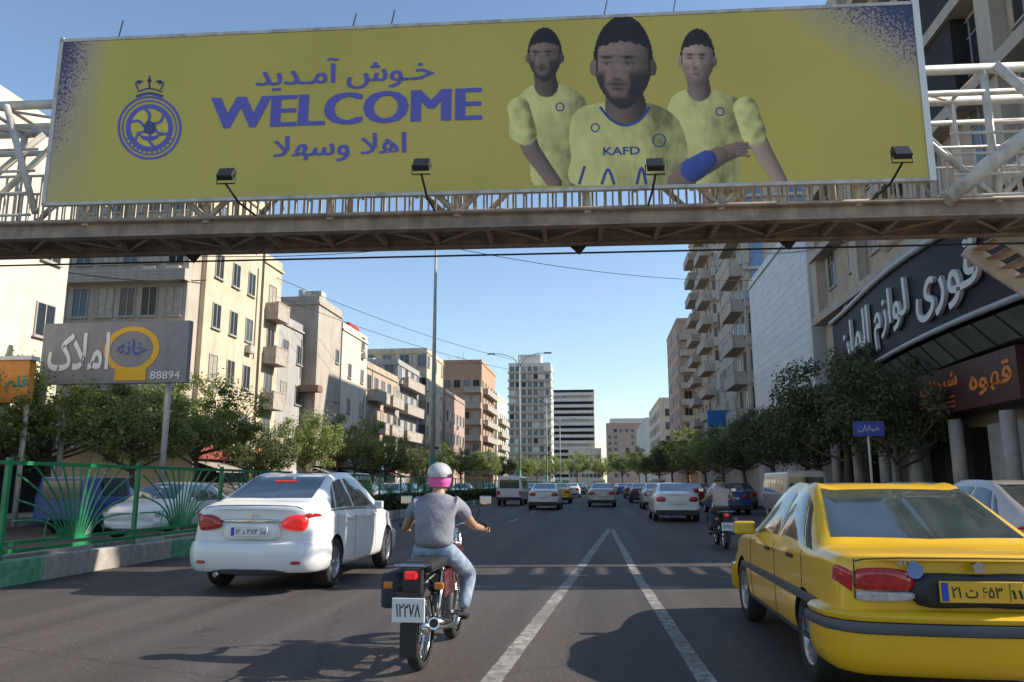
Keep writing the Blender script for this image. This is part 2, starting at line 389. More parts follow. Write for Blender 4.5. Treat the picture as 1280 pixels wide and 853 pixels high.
    for k in range(2):
        y = (-.12, D+1.4)[k]
        P('brace_tube', MB().tube([(15.6, y, 6.0), (18.3, y, 8.1)], .13, 12), M_steel)
        P('brace_tube', MB().tube([(16.6, y, 8.35), (18.4, y, 6.3)], .08, 10), M_steel)
    P('brace_tube', MB().tube([(-.9, -.1, 8.3), (-.1, -.1, 6.2)], .06, 10), M_steel)
    P('brace_tube', MB().tube([(-2.4, .3, 6.1), (-.4, .3, 7.9)], .06, 10), M_steel)
    for k in range(4):
        P('guard_bar', MB().tube([(15.75, -.14, 6.05+k*.36), (19, -.14, 6.05+k*.36)], .026, 6), M_steel)
        P('guard_bar', MB().tube([(-3, -.02, 6.2+k*.42), (-.25, -.02, 6.2+k*.42)], .026, 6), M_steel)
    return root
bridge()
# ------------------------------------------------------------------ banner on the bridge
def banner_mat():
    m = bpy.data.materials.new('banner_print'); m.use_nodes = True; n = m.node_tree.nodes; l = m.node_tree.links; b = n['Principled BSDF']
    tc = n.new('ShaderNodeTexCoord'); sp = n.new('ShaderNodeSeparateXYZ'); l.new(tc.outputs['Object'], sp.inputs[0])
    def ramp(src, p0, p1):
        r = n.new('ShaderNodeMapRange'); r.inputs[1].default_value = p0; r.inputs[2].default_value = p1; l.new(src, r.inputs[0]); return r.outputs[0]
    def mth(op, a, c):
        q = n.new('ShaderNodeMath'); q.operation = op
        for i, z in enumerate((a, c)):
            if isinstance(z, (int, float)): q.inputs[i].default_value = z
            else: l.new(z, q.inputs[i])
        return q.outputs[0]
    # left end and right upper corner: printed mauve spray fading into yellow
    left = ramp(sp.outputs['X'], 1.05, .0)
    zc = ramp(sp.outputs['Z'], 6.4, 9.3); left = mth('MULTIPLY', left, mth('ADD', mth('MULTIPLY', zc, .8), .2))
    dia = mth('ADD', sp.outputs['X'], mth('MULTIPLY', sp.outputs['Z'], 1.2))
    right = ramp(dia, 24.3, 26.8)
    g = mth('MAXIMUM', left, right)
    nz = n.new('ShaderNodeTexNoise'); nz.inputs['Scale'].default_value = 22; nz.inputs['Detail'].default_value = 9; nz.inputs['Roughness'].default_value = .8
    l.new(tc.outputs['Object'], nz.inputs['Vector'])
    sp2 = ramp(mth('ADD', nz.outputs[0], mth('MULTIPLY', g, .32)), .66, .70)
    c1 = n.new('ShaderNodeMixRGB'); l.new(mth('POWER', g, .8), c1.inputs[0]); c1.inputs[1].default_value = (.60, .48, .10, 1); c1.inputs[2].default_value = (.40, .30, .42, 1)
    c2 = n.new('ShaderNodeMixRGB'); l.new(mth('MULTIPLY', sp2, mth('MINIMUM', mth('MULTIPLY', g, 3), 1)), c2.inputs[0]); l.new(c1.outputs[0], c2.inputs[1]); c2.inputs[2].default_value = (.05, .06, .14, 1)
    n3 = n.new('ShaderNodeTexNoise'); n3.inputs['Scale'].default_value = .35; n3.inputs['Detail'].default_value = 5; l.new(tc.outputs['Object'], n3.inputs['Vector'])
    c3 = n.new('ShaderNodeMixRGB'); c3.blend_type = 'MULTIPLY'; c3.inputs[0].default_value = .5; l.new(c2.outputs[0], c3.inputs[1])
    r3 = n.new('ShaderNodeValToRGB'); r3.color_ramp.elements[0].position = .35; r3.color_ramp.elements[0].color = (.8, .82, .7, 1); r3.color_ramp.elements[1].position = .6; l.new(n3.outputs[0], r3.inputs[0]); l.new(r3.outputs[0], c3.inputs[2])
    l.new(c3.outputs[0], b.inputs['Base Color']); b.inputs['Roughness'].default_value = .55
    wv = n.new('ShaderNodeTexNoise'); wv.inputs['Scale'].default_value = 1.3; wv.inputs['Detail'].default_value = 2
    mp = n.new('ShaderNodeMapping'); mp.inputs['Scale'].default_value = (1, 1, .35); l.new(tc.outputs['Object'], mp.inputs[0]); l.new(mp.outputs[0], wv.inputs['Vector'])
    bp = n.new('ShaderNodeBump'); bp.inputs['Strength'].default_value = .35; bp.inputs['Distance'].default_value = .15
    l.new(wv.outputs[0], bp.inputs['Height']); l.new(bp.outputs[0], b.inputs['Normal']); return m
BY = -.22                                      # banner face in bridge coordinates
BINV = (Matrix.Translation(BO) @ Matrix.Rotation(BR_RZ, 4, 'Z')).inverted()
def bp_(u, v):
    "where the sight line of print detail meets the banner plane: gives (x, z) on the print"
    o = BINV @ Vector((0, 0, CH)); d = BINV.to_3x3() @ ray(u, v); t = (BY-o.y)/d.y; p = o + d*t; return (p.x, p.z)
def banner():
    root = thing('welcome_banner', 'long yellow welcome banner with blue lettering and three footballers hung on the footbridge', 'banner', BO, BR_RZ)
    c = [bp_(*q) for q in ((57, 250), (1160, 225), (1141, 3), (80, 56))]
    x0 = (c[0][0]+c[3][0])/2; x1 = (c[1][0]+c[2][0])/2
    z0, z1 = (c[0][1]+c[1][1])/2, (c[2][1]+c[3][1])/2
    mb = MB(); NX, NZ = 60, 12; vs = []; fs = []
    for i in range(NX+1):
        for j in range(NZ+1): 
            x = x0+(x1-x0)*i/NX; z = z0+(z1-z0)*j/NZ
            vs.append((x, BY, z))
    for i in range(NX):
        for j in range(NZ): a = i*(NZ+1)+j; fs.append((a, a+NZ+1, a+NZ+2, a+1))
    mb.add(vs, fs); mb.box(x0, x1, BY+.004, BY+.03, z0, z1)
    mb.build('banner_sheet', banner_mat(), root)
    fr = MB()
    for z in (z0-.035, z1+.035): fr.box(x0-.06, x1+.06, BY-.01, BY+.08, z-.03, z+.03)
    fr.build('frame_rail', M_steel, root)
    MB().box(x1+.004, x1+.11, BY-.02, BY+.08, z0-.06, z1+.1).build('frame_post', mat('frame_white', (.75, .74, .7), .4, vary=.05), root)
    MB().box(x0-.08, x0-.004, BY-.01, BY+.08, z0-.06, z1+.1).build('frame_post', M_steel, root)
    sp = MB()
    for i in range(17):
        x = x0+(x1-x0)*i/16
        sp.box(x-.03, x+.03, BY+.035, BY+.28, z0-.02, z0+.04); sp.box(x-.03, x+.03, BY+.035, BY+.28, 8.3, 8.36)
    sp.build('bracket', M_steel, root)
    blue = mat('print_blue', (.13, .12, .46), .5, vary=.05); dk = mat('print_navy', (.07, .075, .19), .5, vary=.1)
    def sheet_poly(nm, pts, m, lay, k=5, smooth=True):
        q = spline([(*bp_(*p), 0) for p in pts], k) if smooth else [Vector((*bp_(*p), 0)) for p in pts]
        poly = [(a.x, a.y) for a in q]
        bm = bmesh.new(); y = BY-.003-.0022*lay
        vv = [bm.verts.new((a, y, b)) for a, b in poly]; f = bm.faces.new(vv)
        bmesh.ops.triangulate(bm, faces=[f])
        me = bpy.data.meshes.new(nm); bm.to_mesh(me); bm.free(); me.materials.append(m); return link(nm, me, root)
    def stroke(nm, pts, wd, m, lay, closed=False, k=5):
        q = spline([(*bp_(*p), 0) for p in pts], k, closed)
        vs = []; n = len(q); y = BY-.003-.0022*lay
        for i, p in enumerate(q):
            d = (q[(i+1) % n]-q[i-1]) if closed else (q[min(i+1, n-1)]-q[max(i-1, 0)])
            d.normalize(); s = Vector((d.y, -d.x, 0))*wd/2; vs += [(p.x-s.x, y, p.y-s.y), (p.x+s.x, y, p.y+s.y)]
        fs = [(2*i, 2*i+1, (2*i+3) % (2*n), (2*i+2) % (2*n)) for i in range(n if closed else n-1)]
        return MB().add(vs, fs).build(nm, m, root)
    def txt(nm, body, ua, ub, va, vb, bold, m=blue):
        a = bp_(ua, (va+vb)/2); b = bp_(ub, (va+vb)/2); p = bp_((ua+ub)/2, va); q = bp_((ua+ub)/2, vb)
        M = face_M((a[0]+b[0])/2, BY-.006, (p[1]+q[1])/2)
        # the lettering follows the banner's own level
        return text(body, b[0]-a[0], p[1]-q[1], m, root, nm, M, bold, .0005)
    def strike(body, ua, ub, va, vb, k):
        # plain outlines struck three times a hair apart, for a clean heavy weight
        for i, d in enumerate((-k, 0, k)):
            t = txt('lettering', body, ua+k+d, ub-k+d, va, vb, 0)
            t.location.y -= .0012*i
    strike('WELCOME', 263, 603, 116, 156, 3.0)
    strike(shape('خـوش آمـدید'), 320, 543, 72, 112, 1.0)
    strike(shape('اهلا وسهلا'), 342, 508, 168, 202, .9)
    # club crest: crown over a ringed disc
    cu, cv, cr = 187, 160, 38.5
    def ring(nm, r, wd, m, lay): return stroke(nm, [(cu+r*math.cos(t*math.pi/12), cv+r*math.sin(t*math.pi/12)) for t in range(24)], wd, m, lay, True, 3)
    sheet_poly('crest_disc', [(cu+27*math.cos(t*math.pi/10), cv+27*math.sin(t*math.pi/10)) for t in range(20)], mat('print_crest_gold', (.70, .58, .07), .5, vary=.1), 0)
    ring('crest_ring', cr, .045, blue, 1); ring('crest_ring', 33.5, .028, blue, 1); ring('crest_ring', 26.5, .09, blue, 1)
    for a in range(6):
        t = a*math.pi/3+.3
        stroke('crest_detail', [(cu+7*math.cos(t), cv+7*math.sin(t)), (cu+16*math.cos(t+.25), cv+16*math.sin(t+.25)), (cu+24*math.cos(t), cv+24*math.sin(t))], .05, blue, 2)
    sheet_poly('crest_detail', [(cu-7, cv-2), (cu-1, cv-9), (cu+8, cv-3), (cu+5, cv+7), (cu-5, cv+7)], dk, 2)
    sheet_poly('crest_detail', [(cu-17, cv+4), (cu-10, cv+13), (cu, cv+17), (cu+10, cv+13), (cu+17, cv+4), (cu+8, cv+10), (cu-8, cv+10)], blue, 3)
    for a in range(12):
        t = math.pi*(.15+.7*a/11)
        stroke('crest_detail', [(cu+29*math.cos(t), cv+29*math.sin(t)), (cu+32*math.cos(t), cv+32*math.sin(t))], .03, blue, 2)
    stroke('crest_crown', [(170, 121), (187, 117), (204, 121)], .05, dk, 1); stroke('crest_crown', [(172, 115), (187, 111), (203, 115)], .03, dk, 1)
    for k in (-1, 0, 1):
        stroke('crest_crown', [(187+k*14, 112), (187+k*17, 104), (187+k*8, 101-abs(k)*-1)], .03, dk, 1)
        sheet_poly('crest_crown', [(187+k*13+3*math.cos(t), 101+abs(k)*2+3*math.sin(t)) for t in (0, 1.57, 3.14, 4.71)], dk, 1)
    stroke('crest_crown', [(187, 111), (187, 95)], .03, dk, 1)
    # three footballers: one flat printed picture, its colours held on a fine grid
    sh2 = mat('print_shirt_fold', (.42, .36, .06), .55, vary=.2); trim = mat('print_trim', (.05, .08, .30), .5, vary=.1)
    def inpoly(P, u, v):
        c = False; n = len(P)
        for i in range(n):
            (x1_, y1_), (x2_, y2_) = P[i], P[i-1]
            if (y1_ > v) != (y2_ > v) and u < (x2_-x1_)*(v-y1_)/(y2_-y1_)+x1_: c = not c
        return c
    def smooth(P): return [(p.x, p.y) for p in spline([(x, y, 0) for x, y in P], 6)]
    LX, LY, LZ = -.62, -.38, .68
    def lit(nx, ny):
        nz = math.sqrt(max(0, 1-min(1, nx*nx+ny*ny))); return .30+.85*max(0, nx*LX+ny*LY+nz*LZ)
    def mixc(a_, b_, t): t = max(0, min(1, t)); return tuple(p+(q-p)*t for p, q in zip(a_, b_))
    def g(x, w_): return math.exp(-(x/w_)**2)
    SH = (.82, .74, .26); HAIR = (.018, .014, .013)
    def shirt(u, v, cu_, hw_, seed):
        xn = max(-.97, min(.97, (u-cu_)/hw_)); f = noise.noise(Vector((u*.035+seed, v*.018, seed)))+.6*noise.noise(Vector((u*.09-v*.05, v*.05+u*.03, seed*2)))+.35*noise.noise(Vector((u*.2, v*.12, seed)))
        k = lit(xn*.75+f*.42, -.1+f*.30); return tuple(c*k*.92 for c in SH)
    def capsule(u, v, a_, b_, r0, r1):
        dx, dy = b_[0]-a_[0], b_[1]-a_[1]; t = max(0, min(1, ((u-a_[0])*dx+(v-a_[1])*dy)/(dx*dx+dy*dy))); px_, py_ = a_[0]+dx*t, a_[1]+dy*t; r = r0+(r1-r0)*t
        ex, ey = (u-px_)/r, (v-py_)/r
        return (ex, ey, t) if ex*ex+ey*ey < 1 else None
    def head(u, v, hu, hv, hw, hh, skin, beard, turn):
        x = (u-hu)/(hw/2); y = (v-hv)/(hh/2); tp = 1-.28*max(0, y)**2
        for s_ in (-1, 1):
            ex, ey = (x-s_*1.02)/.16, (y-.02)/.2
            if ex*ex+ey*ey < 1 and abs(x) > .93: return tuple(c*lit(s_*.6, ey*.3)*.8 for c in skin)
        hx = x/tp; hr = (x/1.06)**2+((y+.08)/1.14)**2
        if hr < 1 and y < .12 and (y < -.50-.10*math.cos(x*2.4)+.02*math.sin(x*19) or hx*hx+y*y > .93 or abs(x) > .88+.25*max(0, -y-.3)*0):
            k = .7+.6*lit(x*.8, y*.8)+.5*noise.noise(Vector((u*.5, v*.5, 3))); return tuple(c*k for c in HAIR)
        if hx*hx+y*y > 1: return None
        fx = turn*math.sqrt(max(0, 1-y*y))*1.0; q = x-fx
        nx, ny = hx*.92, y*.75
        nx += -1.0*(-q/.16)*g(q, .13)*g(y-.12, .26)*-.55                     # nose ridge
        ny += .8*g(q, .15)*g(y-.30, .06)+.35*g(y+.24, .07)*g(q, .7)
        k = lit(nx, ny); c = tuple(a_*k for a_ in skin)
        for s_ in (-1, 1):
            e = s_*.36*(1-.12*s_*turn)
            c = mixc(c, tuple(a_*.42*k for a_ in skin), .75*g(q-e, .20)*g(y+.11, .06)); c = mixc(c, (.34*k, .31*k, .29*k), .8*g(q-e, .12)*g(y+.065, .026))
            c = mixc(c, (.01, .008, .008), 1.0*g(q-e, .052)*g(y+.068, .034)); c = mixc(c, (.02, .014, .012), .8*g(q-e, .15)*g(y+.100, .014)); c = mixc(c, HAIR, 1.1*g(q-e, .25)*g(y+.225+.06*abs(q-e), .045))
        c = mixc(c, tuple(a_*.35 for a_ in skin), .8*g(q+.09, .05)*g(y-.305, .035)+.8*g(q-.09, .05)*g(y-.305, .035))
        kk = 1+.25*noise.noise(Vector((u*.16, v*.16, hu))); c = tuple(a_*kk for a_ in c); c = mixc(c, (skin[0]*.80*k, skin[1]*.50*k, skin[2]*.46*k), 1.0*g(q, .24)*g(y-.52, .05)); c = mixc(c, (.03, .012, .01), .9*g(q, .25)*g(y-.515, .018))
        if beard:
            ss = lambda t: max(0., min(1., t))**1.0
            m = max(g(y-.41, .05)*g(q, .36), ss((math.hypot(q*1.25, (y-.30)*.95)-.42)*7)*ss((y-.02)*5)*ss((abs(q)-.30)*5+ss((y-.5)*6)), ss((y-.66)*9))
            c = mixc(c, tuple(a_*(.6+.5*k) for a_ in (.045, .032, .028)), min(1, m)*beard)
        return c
    men = [  # back to front
     dict(h=(872, 76, 42, 66), skin=(.52, .35, .26), beard=.25, turn=-.12, neck=((872, 98), (874, 112), 14, 15), body=smooth([(836, 128), (856, 112), (888, 112), (924, 124), (944, 150), (950, 178), (934, 184), (922, 176), (920, 232.5), (842, 232.5), (832, 170)]), c=(880, 52), arms=[((934, 150), (952, 186), 14, 12), ((952, 186), (976, 228), 12, 9)], sl=(925, 122, 946, 172)),
     dict(h=(681, 72, 42, 62), skin=(.30, .19, .14), beard=.85, turn=-.18, neck=((681, 94), (683, 107), 14, 15), body=smooth([(636, 160), (640, 132), (654, 114), (670, 106), (700, 106), (724, 116), (736, 142), (734, 232.5), (668, 232.5), (662, 186), (640, 176)]), c=(690, 52), arms=[((650, 150), (664, 188), 13, 11), ((664, 188), (694, 230), 11, 9)], sl=(640, 120, 662, 172)),
     dict(h=(779, 84, 72, 106), skin=(.34, .215, .16), beard=.95, turn=-.22, neck=((780, 118), (782, 132), 24, 26), body=smooth([(712, 160), (722, 138), (752, 128), (806, 128), (834, 138), (852, 158), (860, 195), (854, 232.5), (722, 232.5), (714, 195)]), c=(782, 76), arms=[], sl=None)]
    def colour(u, v):
        out = None
        for i, m_ in enumerate(men):
            if inpoly(m_['body'], u, v): out = shirt(u, v, m_['c'][0], m_['c'][1], i*3.7+1)
            for (a_, b_, r0, r1) in m_['arms']:
                q = capsule(u, v, a_, b_, r0, r1)
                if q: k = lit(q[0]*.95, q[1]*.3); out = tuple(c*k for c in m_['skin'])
            if m_['sl'] and m_['arms']:
                a_, b_, r0, r1 = m_['arms'][0]; q = capsule(u, v, (a_[0]-2, a_[1]-14), (a_[0]+(b_[0]-a_[0])*.45, a_[1]+(b_[1]-a_[1])*.45), r0+1.5, r0+2)
                if q: f = noise.noise(Vector((u*.1, v*.1, i))); out = tuple(c*lit(q[0]*.8+f*.4, f*.4) for c in SH)
            q = capsule(u, v, *m_['neck'])
            if q: k = lit(q[0]*.9, .35); out = tuple(c*k*(.62+.2*max(0, min(1, (v-m_['neck'][0][1]-8)/30))) for c in m_['skin'])
            c = head(u, v, *m_['h'], m_['skin'], m_['beard'], m_['turn'])
            if c: out = c
        for (a_, b_, r0, r1) in (((924, 186), (898, 196), 9, 11), ((898, 196), (858, 218), 12, 15), ((858, 218), (850, 231), 16, 17)):
            q = capsule(u, v, a_, b_, r0, r1)
            if q and v < 232.5: k = lit(q[0]*.6, q[1]*.9); out = tuple(c*k for c in (.30, .19, .14))
        for j in range(4):
            q = capsule(u, v, (922, 181+j*4), (934+2*(j % 2), 180+j*5), 2.6, 2.2)
            if q: k = lit(q[0]*.4, q[1]*.9); out = tuple(c*k for c in (.30, .19, .14))
        q = capsule(u, v, (866, 212), (884, 200), 15, 12)
        if q: f = noise.noise(Vector((u*.15, v*.15, 9))); k = lit(q[0]*.7+f*.3, q[1]*.7); out = tuple(c*k*1.1 for c in (.06, .09, .34))
        return out
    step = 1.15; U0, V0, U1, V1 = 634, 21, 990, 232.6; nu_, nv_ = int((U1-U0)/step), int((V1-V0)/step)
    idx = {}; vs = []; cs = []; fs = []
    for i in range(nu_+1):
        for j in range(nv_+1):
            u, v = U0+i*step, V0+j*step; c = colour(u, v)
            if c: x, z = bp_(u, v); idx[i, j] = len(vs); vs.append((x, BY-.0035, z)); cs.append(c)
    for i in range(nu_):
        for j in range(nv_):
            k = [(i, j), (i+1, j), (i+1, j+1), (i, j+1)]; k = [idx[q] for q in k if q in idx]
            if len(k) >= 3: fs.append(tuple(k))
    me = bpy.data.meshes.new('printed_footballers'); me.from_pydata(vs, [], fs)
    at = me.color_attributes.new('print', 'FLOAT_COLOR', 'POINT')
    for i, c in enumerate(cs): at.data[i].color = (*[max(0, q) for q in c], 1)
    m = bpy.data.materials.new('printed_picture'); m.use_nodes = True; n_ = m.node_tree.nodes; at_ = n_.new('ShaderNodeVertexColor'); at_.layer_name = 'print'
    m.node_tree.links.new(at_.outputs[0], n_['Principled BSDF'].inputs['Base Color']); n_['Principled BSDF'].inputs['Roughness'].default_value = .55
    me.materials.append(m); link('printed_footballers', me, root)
    stroke('printed_collar', [(750, 134), (764, 150), (782, 157), (800, 150), (812, 134)], .045, trim, 2)
    for (u, v, r) in ((700, 134, 5), (744, 160, 5), (824, 176, 8), (900, 140, 5)):
        stroke('printed_badge', [(u+r*math.cos(t), v+r*math.sin(t)) for t in (0, 1.05, 2.1, 3.14, 4.19, 5.24)], .022, trim, 2, True)
    txt('lettering', 'KAFD', 754, 800, 184, 194, .02, trim)
    for a in ([(724, 231), (731, 208)], [(752, 231), (760, 212), (768, 231)], [(796, 231), (802, 210), (808, 231)]):
        stroke('printed_mark', a, .045, trim, 2)
    return root, x0, x1, z0, z1
bn, bx0, bx1, bz0, bz1 = banner()
M_glass_l = mat('lamp_glass', (.25, .27, .3), .1, vary=0, coat=.5)
for k, (u, v, lab) in enumerate(((283, 218, 'black floodlight on a thin arm below the round crest of the banner'), (527, 206, 'black floodlight on a thin arm below the final E of WELCOME'),
        (819, 206, 'black floodlight on a thin arm in front of the middle footballer'), (1127, 191, 'black floodlight on a thin arm near the right end of the banner'))):
    d = BINV.to_3x3() @ ray(u, v); o = BINV @ Vector((0, 0, CH)); t = (-1.25-o.y)/d.y; p = o + d*t
    r = thing('floodlight', lab, 'floodlight', b2w(p.x, -1.25, p.z), BR_RZ, 'floodlights in front of the banner')
    T = Matrix.Rotation(R_(-35), 4, 'X')
    h = MB().box(-.13, .13, -.05, .05, -.11, .11, T).build('housing', M_black, r); bevel(h, .012)
    MB().box(-.11, .11, .053, .058, -.09, .09, T).build('glass', M_glass_l, r)
    MB().tube([(-.15, 0, 0), (-.15, 0, -.16), (.15, 0, -.16), (.15, 0, 0)], .012, 6).build('bracket', M_black, r)
    MB().tube([(0, 0, -.16), (0, .5, 5.95-p.z+.1), (0, 1.28, 5.95-p.z+.12)], .02, 6).build('arm', M_black, r)
for k, (x, hh) in enumerate(((1.2, .35), (5.6, .28), (6.3, .3), (10.1, .3), (11.3, .3))):
    r = thing('banner_rod', ('short metal rod standing on top of the banner frame, number %s from the left' % ('first', 'second', 'third', 'fourth', 'fifth')[k]).replace(', number', ','), 'rod', b2w(x, BY+.03, bz1+.06), 0, 'rods on top of the banner')
    MB().tube([(0, 0, 0), (.06, 0, hh)], .012, 6).build('rod', M_black, r)
exec_marker = 0
# ------------------------------------------------------------------ buildings
M_pane = mat('window_glass', (.03, .04, .05), .12, vary=.3, scale=.6, spec=.7)
M_paneb = mat('window_glass_pale', (.10, .12, .13), .2, vary=.4, scale=.5, spec=.6)
M_wfr = mat('window_frame', (.35, .34, .32), .6, vary=.1)
M_dark = mat('dark_opening', (.018, .017, .016), .8, vary=.3)
WM = {}
ACM = MB().box(-.38, .38, -.36, -.002, 0, .48).box(-.30, .30, -.375, -.361, .06, .42).mesh('air_conditioner', mat('ac_metal0', (.45, .43, .40), .6, vary=.2, dirt=.5))
PIPE = MB().tube([(0, 0, 0), (0, 0, 3.0)], .045, 6).mesh('drain_pipe', mat('pipe_grey', (.28, .27, .25), .6, vary=.2))
def win_mesh(w_, h_, style=0):
    k = (round(w_, 2), round(h_, 2), style)
    if k in WM: return WM[k]
    f = MB(); t = .06
    f.box(-w_/2, w_/2, -.07, .05, 0, t); f.box(-w_/2, w_/2, -.05, .05, h_-t, h_); f.box(-w_/2, -w_/2+t, -.05, .05, t, h_-t); f.box(w_/2-t, w_/2, -.05, .05, t, h_-t)
    if style == 0: f.box(-.025, .025, -.04, .05, t, h_-t)
    if style == 1:
        f.box(-.025, .025, -.04, .05, t, h_-t); f.box(-w_/2+t, w_/2-t, -.035, .05, h_*.66, h_*.66+.04)
    f.box(-w_/2-.06, w_/2+.06, -.12, .0, -.06, -.003)
    p = MB().box(-w_/2+t, w_/2-t, -.012, .03, t, h_-t)
    WM[k] = (f.mesh('window', M_wfr), p.mesh('pane', M_pane)); return WM[k]
def window(b, x, y, z, rz, w_, h_, style=0, pane=None):
    f, p = win_mesh(w_, h_, style)
    o = link('window', f, b, (x, y, z), rz); q = link('pane', p, o)
    if pane: q.material_slots[0].link = 'OBJECT'; q.material_slots[0].material = pane
    return o
RZ = {'S': 0, 'E': math.pi/2, 'W': -math.pi/2}
def onface(X0, X1, Y0, Y1, face, s, out=0.):
    "point on a wall face, s metres along it, out metres in front"
    if face == 'S': return X0+s, Y0-out
    if face == 'E': return X1+out, Y0+s
    return X0-out, Y0+s
def facade(b, box, face, z0, fh, nf, cols, ww, wh, style=0, bal=None, bm=None, bandm=None, skip=0., pane2=.25):
    X0, X1, Y0, Y1 = box; L = (X1-X0) if face == 'S' else (Y1-Y0); rz = RZ[face]
    for i in range(nf):
        z = z0+i*fh
        for s in cols:
            if random.random() < skip: continue
            x, y = onface(*box, face, s*L, .012)
            rr = random.random()
            window(b, x, y, z+.85, rz, ww, wh, style, M_paneb if rr < pane2 else (M_curt if rr < pane2+.22 else (M_dark if rr > .88 else None)))
            if random.random() < .16 and ww < 1.45:
                ax, ay = onface(*box, face, s*L+(.0 if face != 'S' else .0), .012)
                link('air_conditioner', ACM, b, (ax, ay, z+.12), rz)
            if random.random() < .05:
                px_, py_ = onface(*box, face, min(L-.2, s*L+ww*.5+.35), .05); link('drain_pipe', PIPE, b, (px_, py_, z-.1), rz)
        if bandm:
            bt = slabband(L+.16, .22)
            o = link('floor_band', bt[0], b); x, y = onface(*box, face, L/2, .04); o.location = (x, y, z-.12); o.rotation_euler[2] = rz
            o.data.materials[0] = bandm if not bt[1] else o.data.materials[0]
        if bal:
            for (s0, s1, dep) in bal:
                wdt = (s1-s0)*L; me = balc(wdt, dep); x, y = onface(*box, face, (s0+s1)/2*L, 0)
                o = link('balcony', me[0], b, (x, y, z), rz); link('parapet', me[1], o)
                if bm: 
                    for q in (o, o.children[0] if o.children else o): pass
BD = {}
def slabband(L, h):
    k = round(L, 1)
    if k not in BD: BD[k] = MB().box(-k/2, k/2, -.05, .03, 0, h).mesh('floor_band', mat('band_stone', (.42, .38, .32), .8, vary=.15, dirt=.4))
    return BD[k], True
BC = {}
def balc(w_, d):
    k = (round(w_, 1), d)
    if k not in BC:
        m = mat('balcony_concrete', (.40, .36, .31), .8, vary=.15, dirt=.5)
        s = MB().box(-k[0]/2, k[0]/2, -d, -.003, -.16, 0)
        p = MB(); p.box(-k[0]/2, k[0]/2, -d, -d+.1, .002, .95); p.box(-k[0]/2, -k[0]/2+.1, -d+.103, -.003, .002, .95); p.box(k[0]/2-.1, k[0]/2, -d+.103, -.003, .002, .95)
        p.box(-k[0]/2-.03, k[0]/2+.03, -d-.03, -d+.13, .953, 1.02)
        BC[k] = (s.mesh('balcony', m), p.mesh('parapet', m))
    return BC[k]
def block(b, box, z0, z1, m, nm='wall', cap=True, capm=None):
    X0, X1, Y0, Y1 = box; mb = MB().box(X0, X1, Y0, Y1, z0, z1); o = mb.build(nm, m, b)
    if cap:
        c = MB(); c.box(X0-.12, X1+.12, Y0-.12, Y1+.12, z1+.002, z1+.16); c.box(X0, X1, Y0, Y0+.2, z1+.162, z1+.7); c.box(X0, X1, Y1-.2, Y1, z1+.162, z1+.7); c.box(X0, X0+.2, Y0+.203, Y1-.203, z1+.162, z1+.7); c.box(X1-.2, X1, Y0+.203, Y1-.203, z1+.162, z1+.7)
        c.build('parapet', capm or m, b)
    return o
def roofstuff(b, box, z, n=5):
    X0, X1, Y0, Y1 = box
    for i in range(n):
        x = random.uniform(X0+.8, X1-1.2); y = random.uniform(Y0+.6, Y0+3); k = random.random()
        if k < .4: MB().tube([(x, y, z), (x, y, z+random.uniform(1.4, 3))], .025, 5).box(x-.5, x+.5, y-.01, y+.01, z+1.2, z+1.24).build('antenna', M_black, b)
        elif k < .75: MB().tube([(x, y, z+.3), (x, y, z+1.5)], .45, 12).box(x-.45, x+.45, y-.45, y+.45, z, z+.3).build('water_tank', mat('tank_paint', (.35, .38, .42), .6, vary=.2), b)
        else: MB().box(x, x+1.4, y, y+1.1, z, z+1.2).build('cooler', mat('cooler_metal', (.5, .48, .44), .6, vary=.2, dirt=.4), b)
def shopfront(b, box, face, cols, h=3.3, seed=0):
    X0, X1, Y0, Y1 = box; L = (X1-X0) if face == 'S' else (Y1-Y0); rz = RZ[face]; n = len(cols); wd = L/n
    for i, c in enumerate(cols):
        s = (i+.5)*wd; x, y = onface(*box, face, s, .02)
        M = MB().box(-wd/2+.12, wd/2-.12, -.02, .015, .2, h-.7); link('shop_window', M.mesh('shop_window', M_pane if (i+seed) % 3 else M_dark), b, (x, y, .14), rz)
        m = mat('sign_%s' % ('_'.join(str(int(q*100)) for q in c)), c, .5, vary=.12)
        link('shop_sign', MB().box(-wd/2+.06, wd/2-.06, -.28, -.003, h-.65, h+.25).mesh('shop_sign', m), b, (x, y, .14), rz)
        if (i+seed) % 2 == 0:
            a = MB().add([(-wd/2+.1, -.02, h-.8), (wd/2-.1, -.02, h-.8), (wd/2-.1, -1.3, h-1.2), (-wd/2+.1, -1.3, h-1.2), (-wd/2+.1, -1.3, h-1.4), (wd/2-.1, -1.3, h-1.4)], [(0,1,2,3), (3,2,5,4)])
            link('awning', a.mesh('awning', mat('awning_%d' % ((i+seed) % 3), [(.32, .29, .25), (.10, .16, .2), (.16, .06, .05)][(i+seed) % 3], .8, vary=.15)), b, (x, y, .14), rz)
def bld(lab, loc=(0,0,0)): return thing('apartment_building', lab, 'building', loc)
M_cream = mat('cream_render', (.66, .59, .47), .85, vary=.08, scale=.5, dirt=.35, bump=.1)
M_beige = mat('beige_brick', (.44, .35, .26), .85, vary=.12, scale=.8, dirt=.4)
M_stone = mat('pale_stone', (.42, .37, .31), .8, vary=.1, scale=.6, dirt=.4)
M_yel = mat('ochre_brick', (.56, .47, .34), .85, vary=.12, scale=.8, dirt=.4)
M_white = mat('white_render', (.62, .60, .56), .8, vary=.08, scale=.5, dirt=.3)
M_grey = mat('grey_render', (.36, .35, .34), .8, vary=.1, scale=.6, dirt=.4)
M_brown = mat('brown_stone', (.20, .13, .10), .7, vary=.2, scale=1.2, dirt=.3)
M_pink = mat('pink_stone', (.42, .30, .25), .75, vary=.15, scale=1.2, dirt=.3)
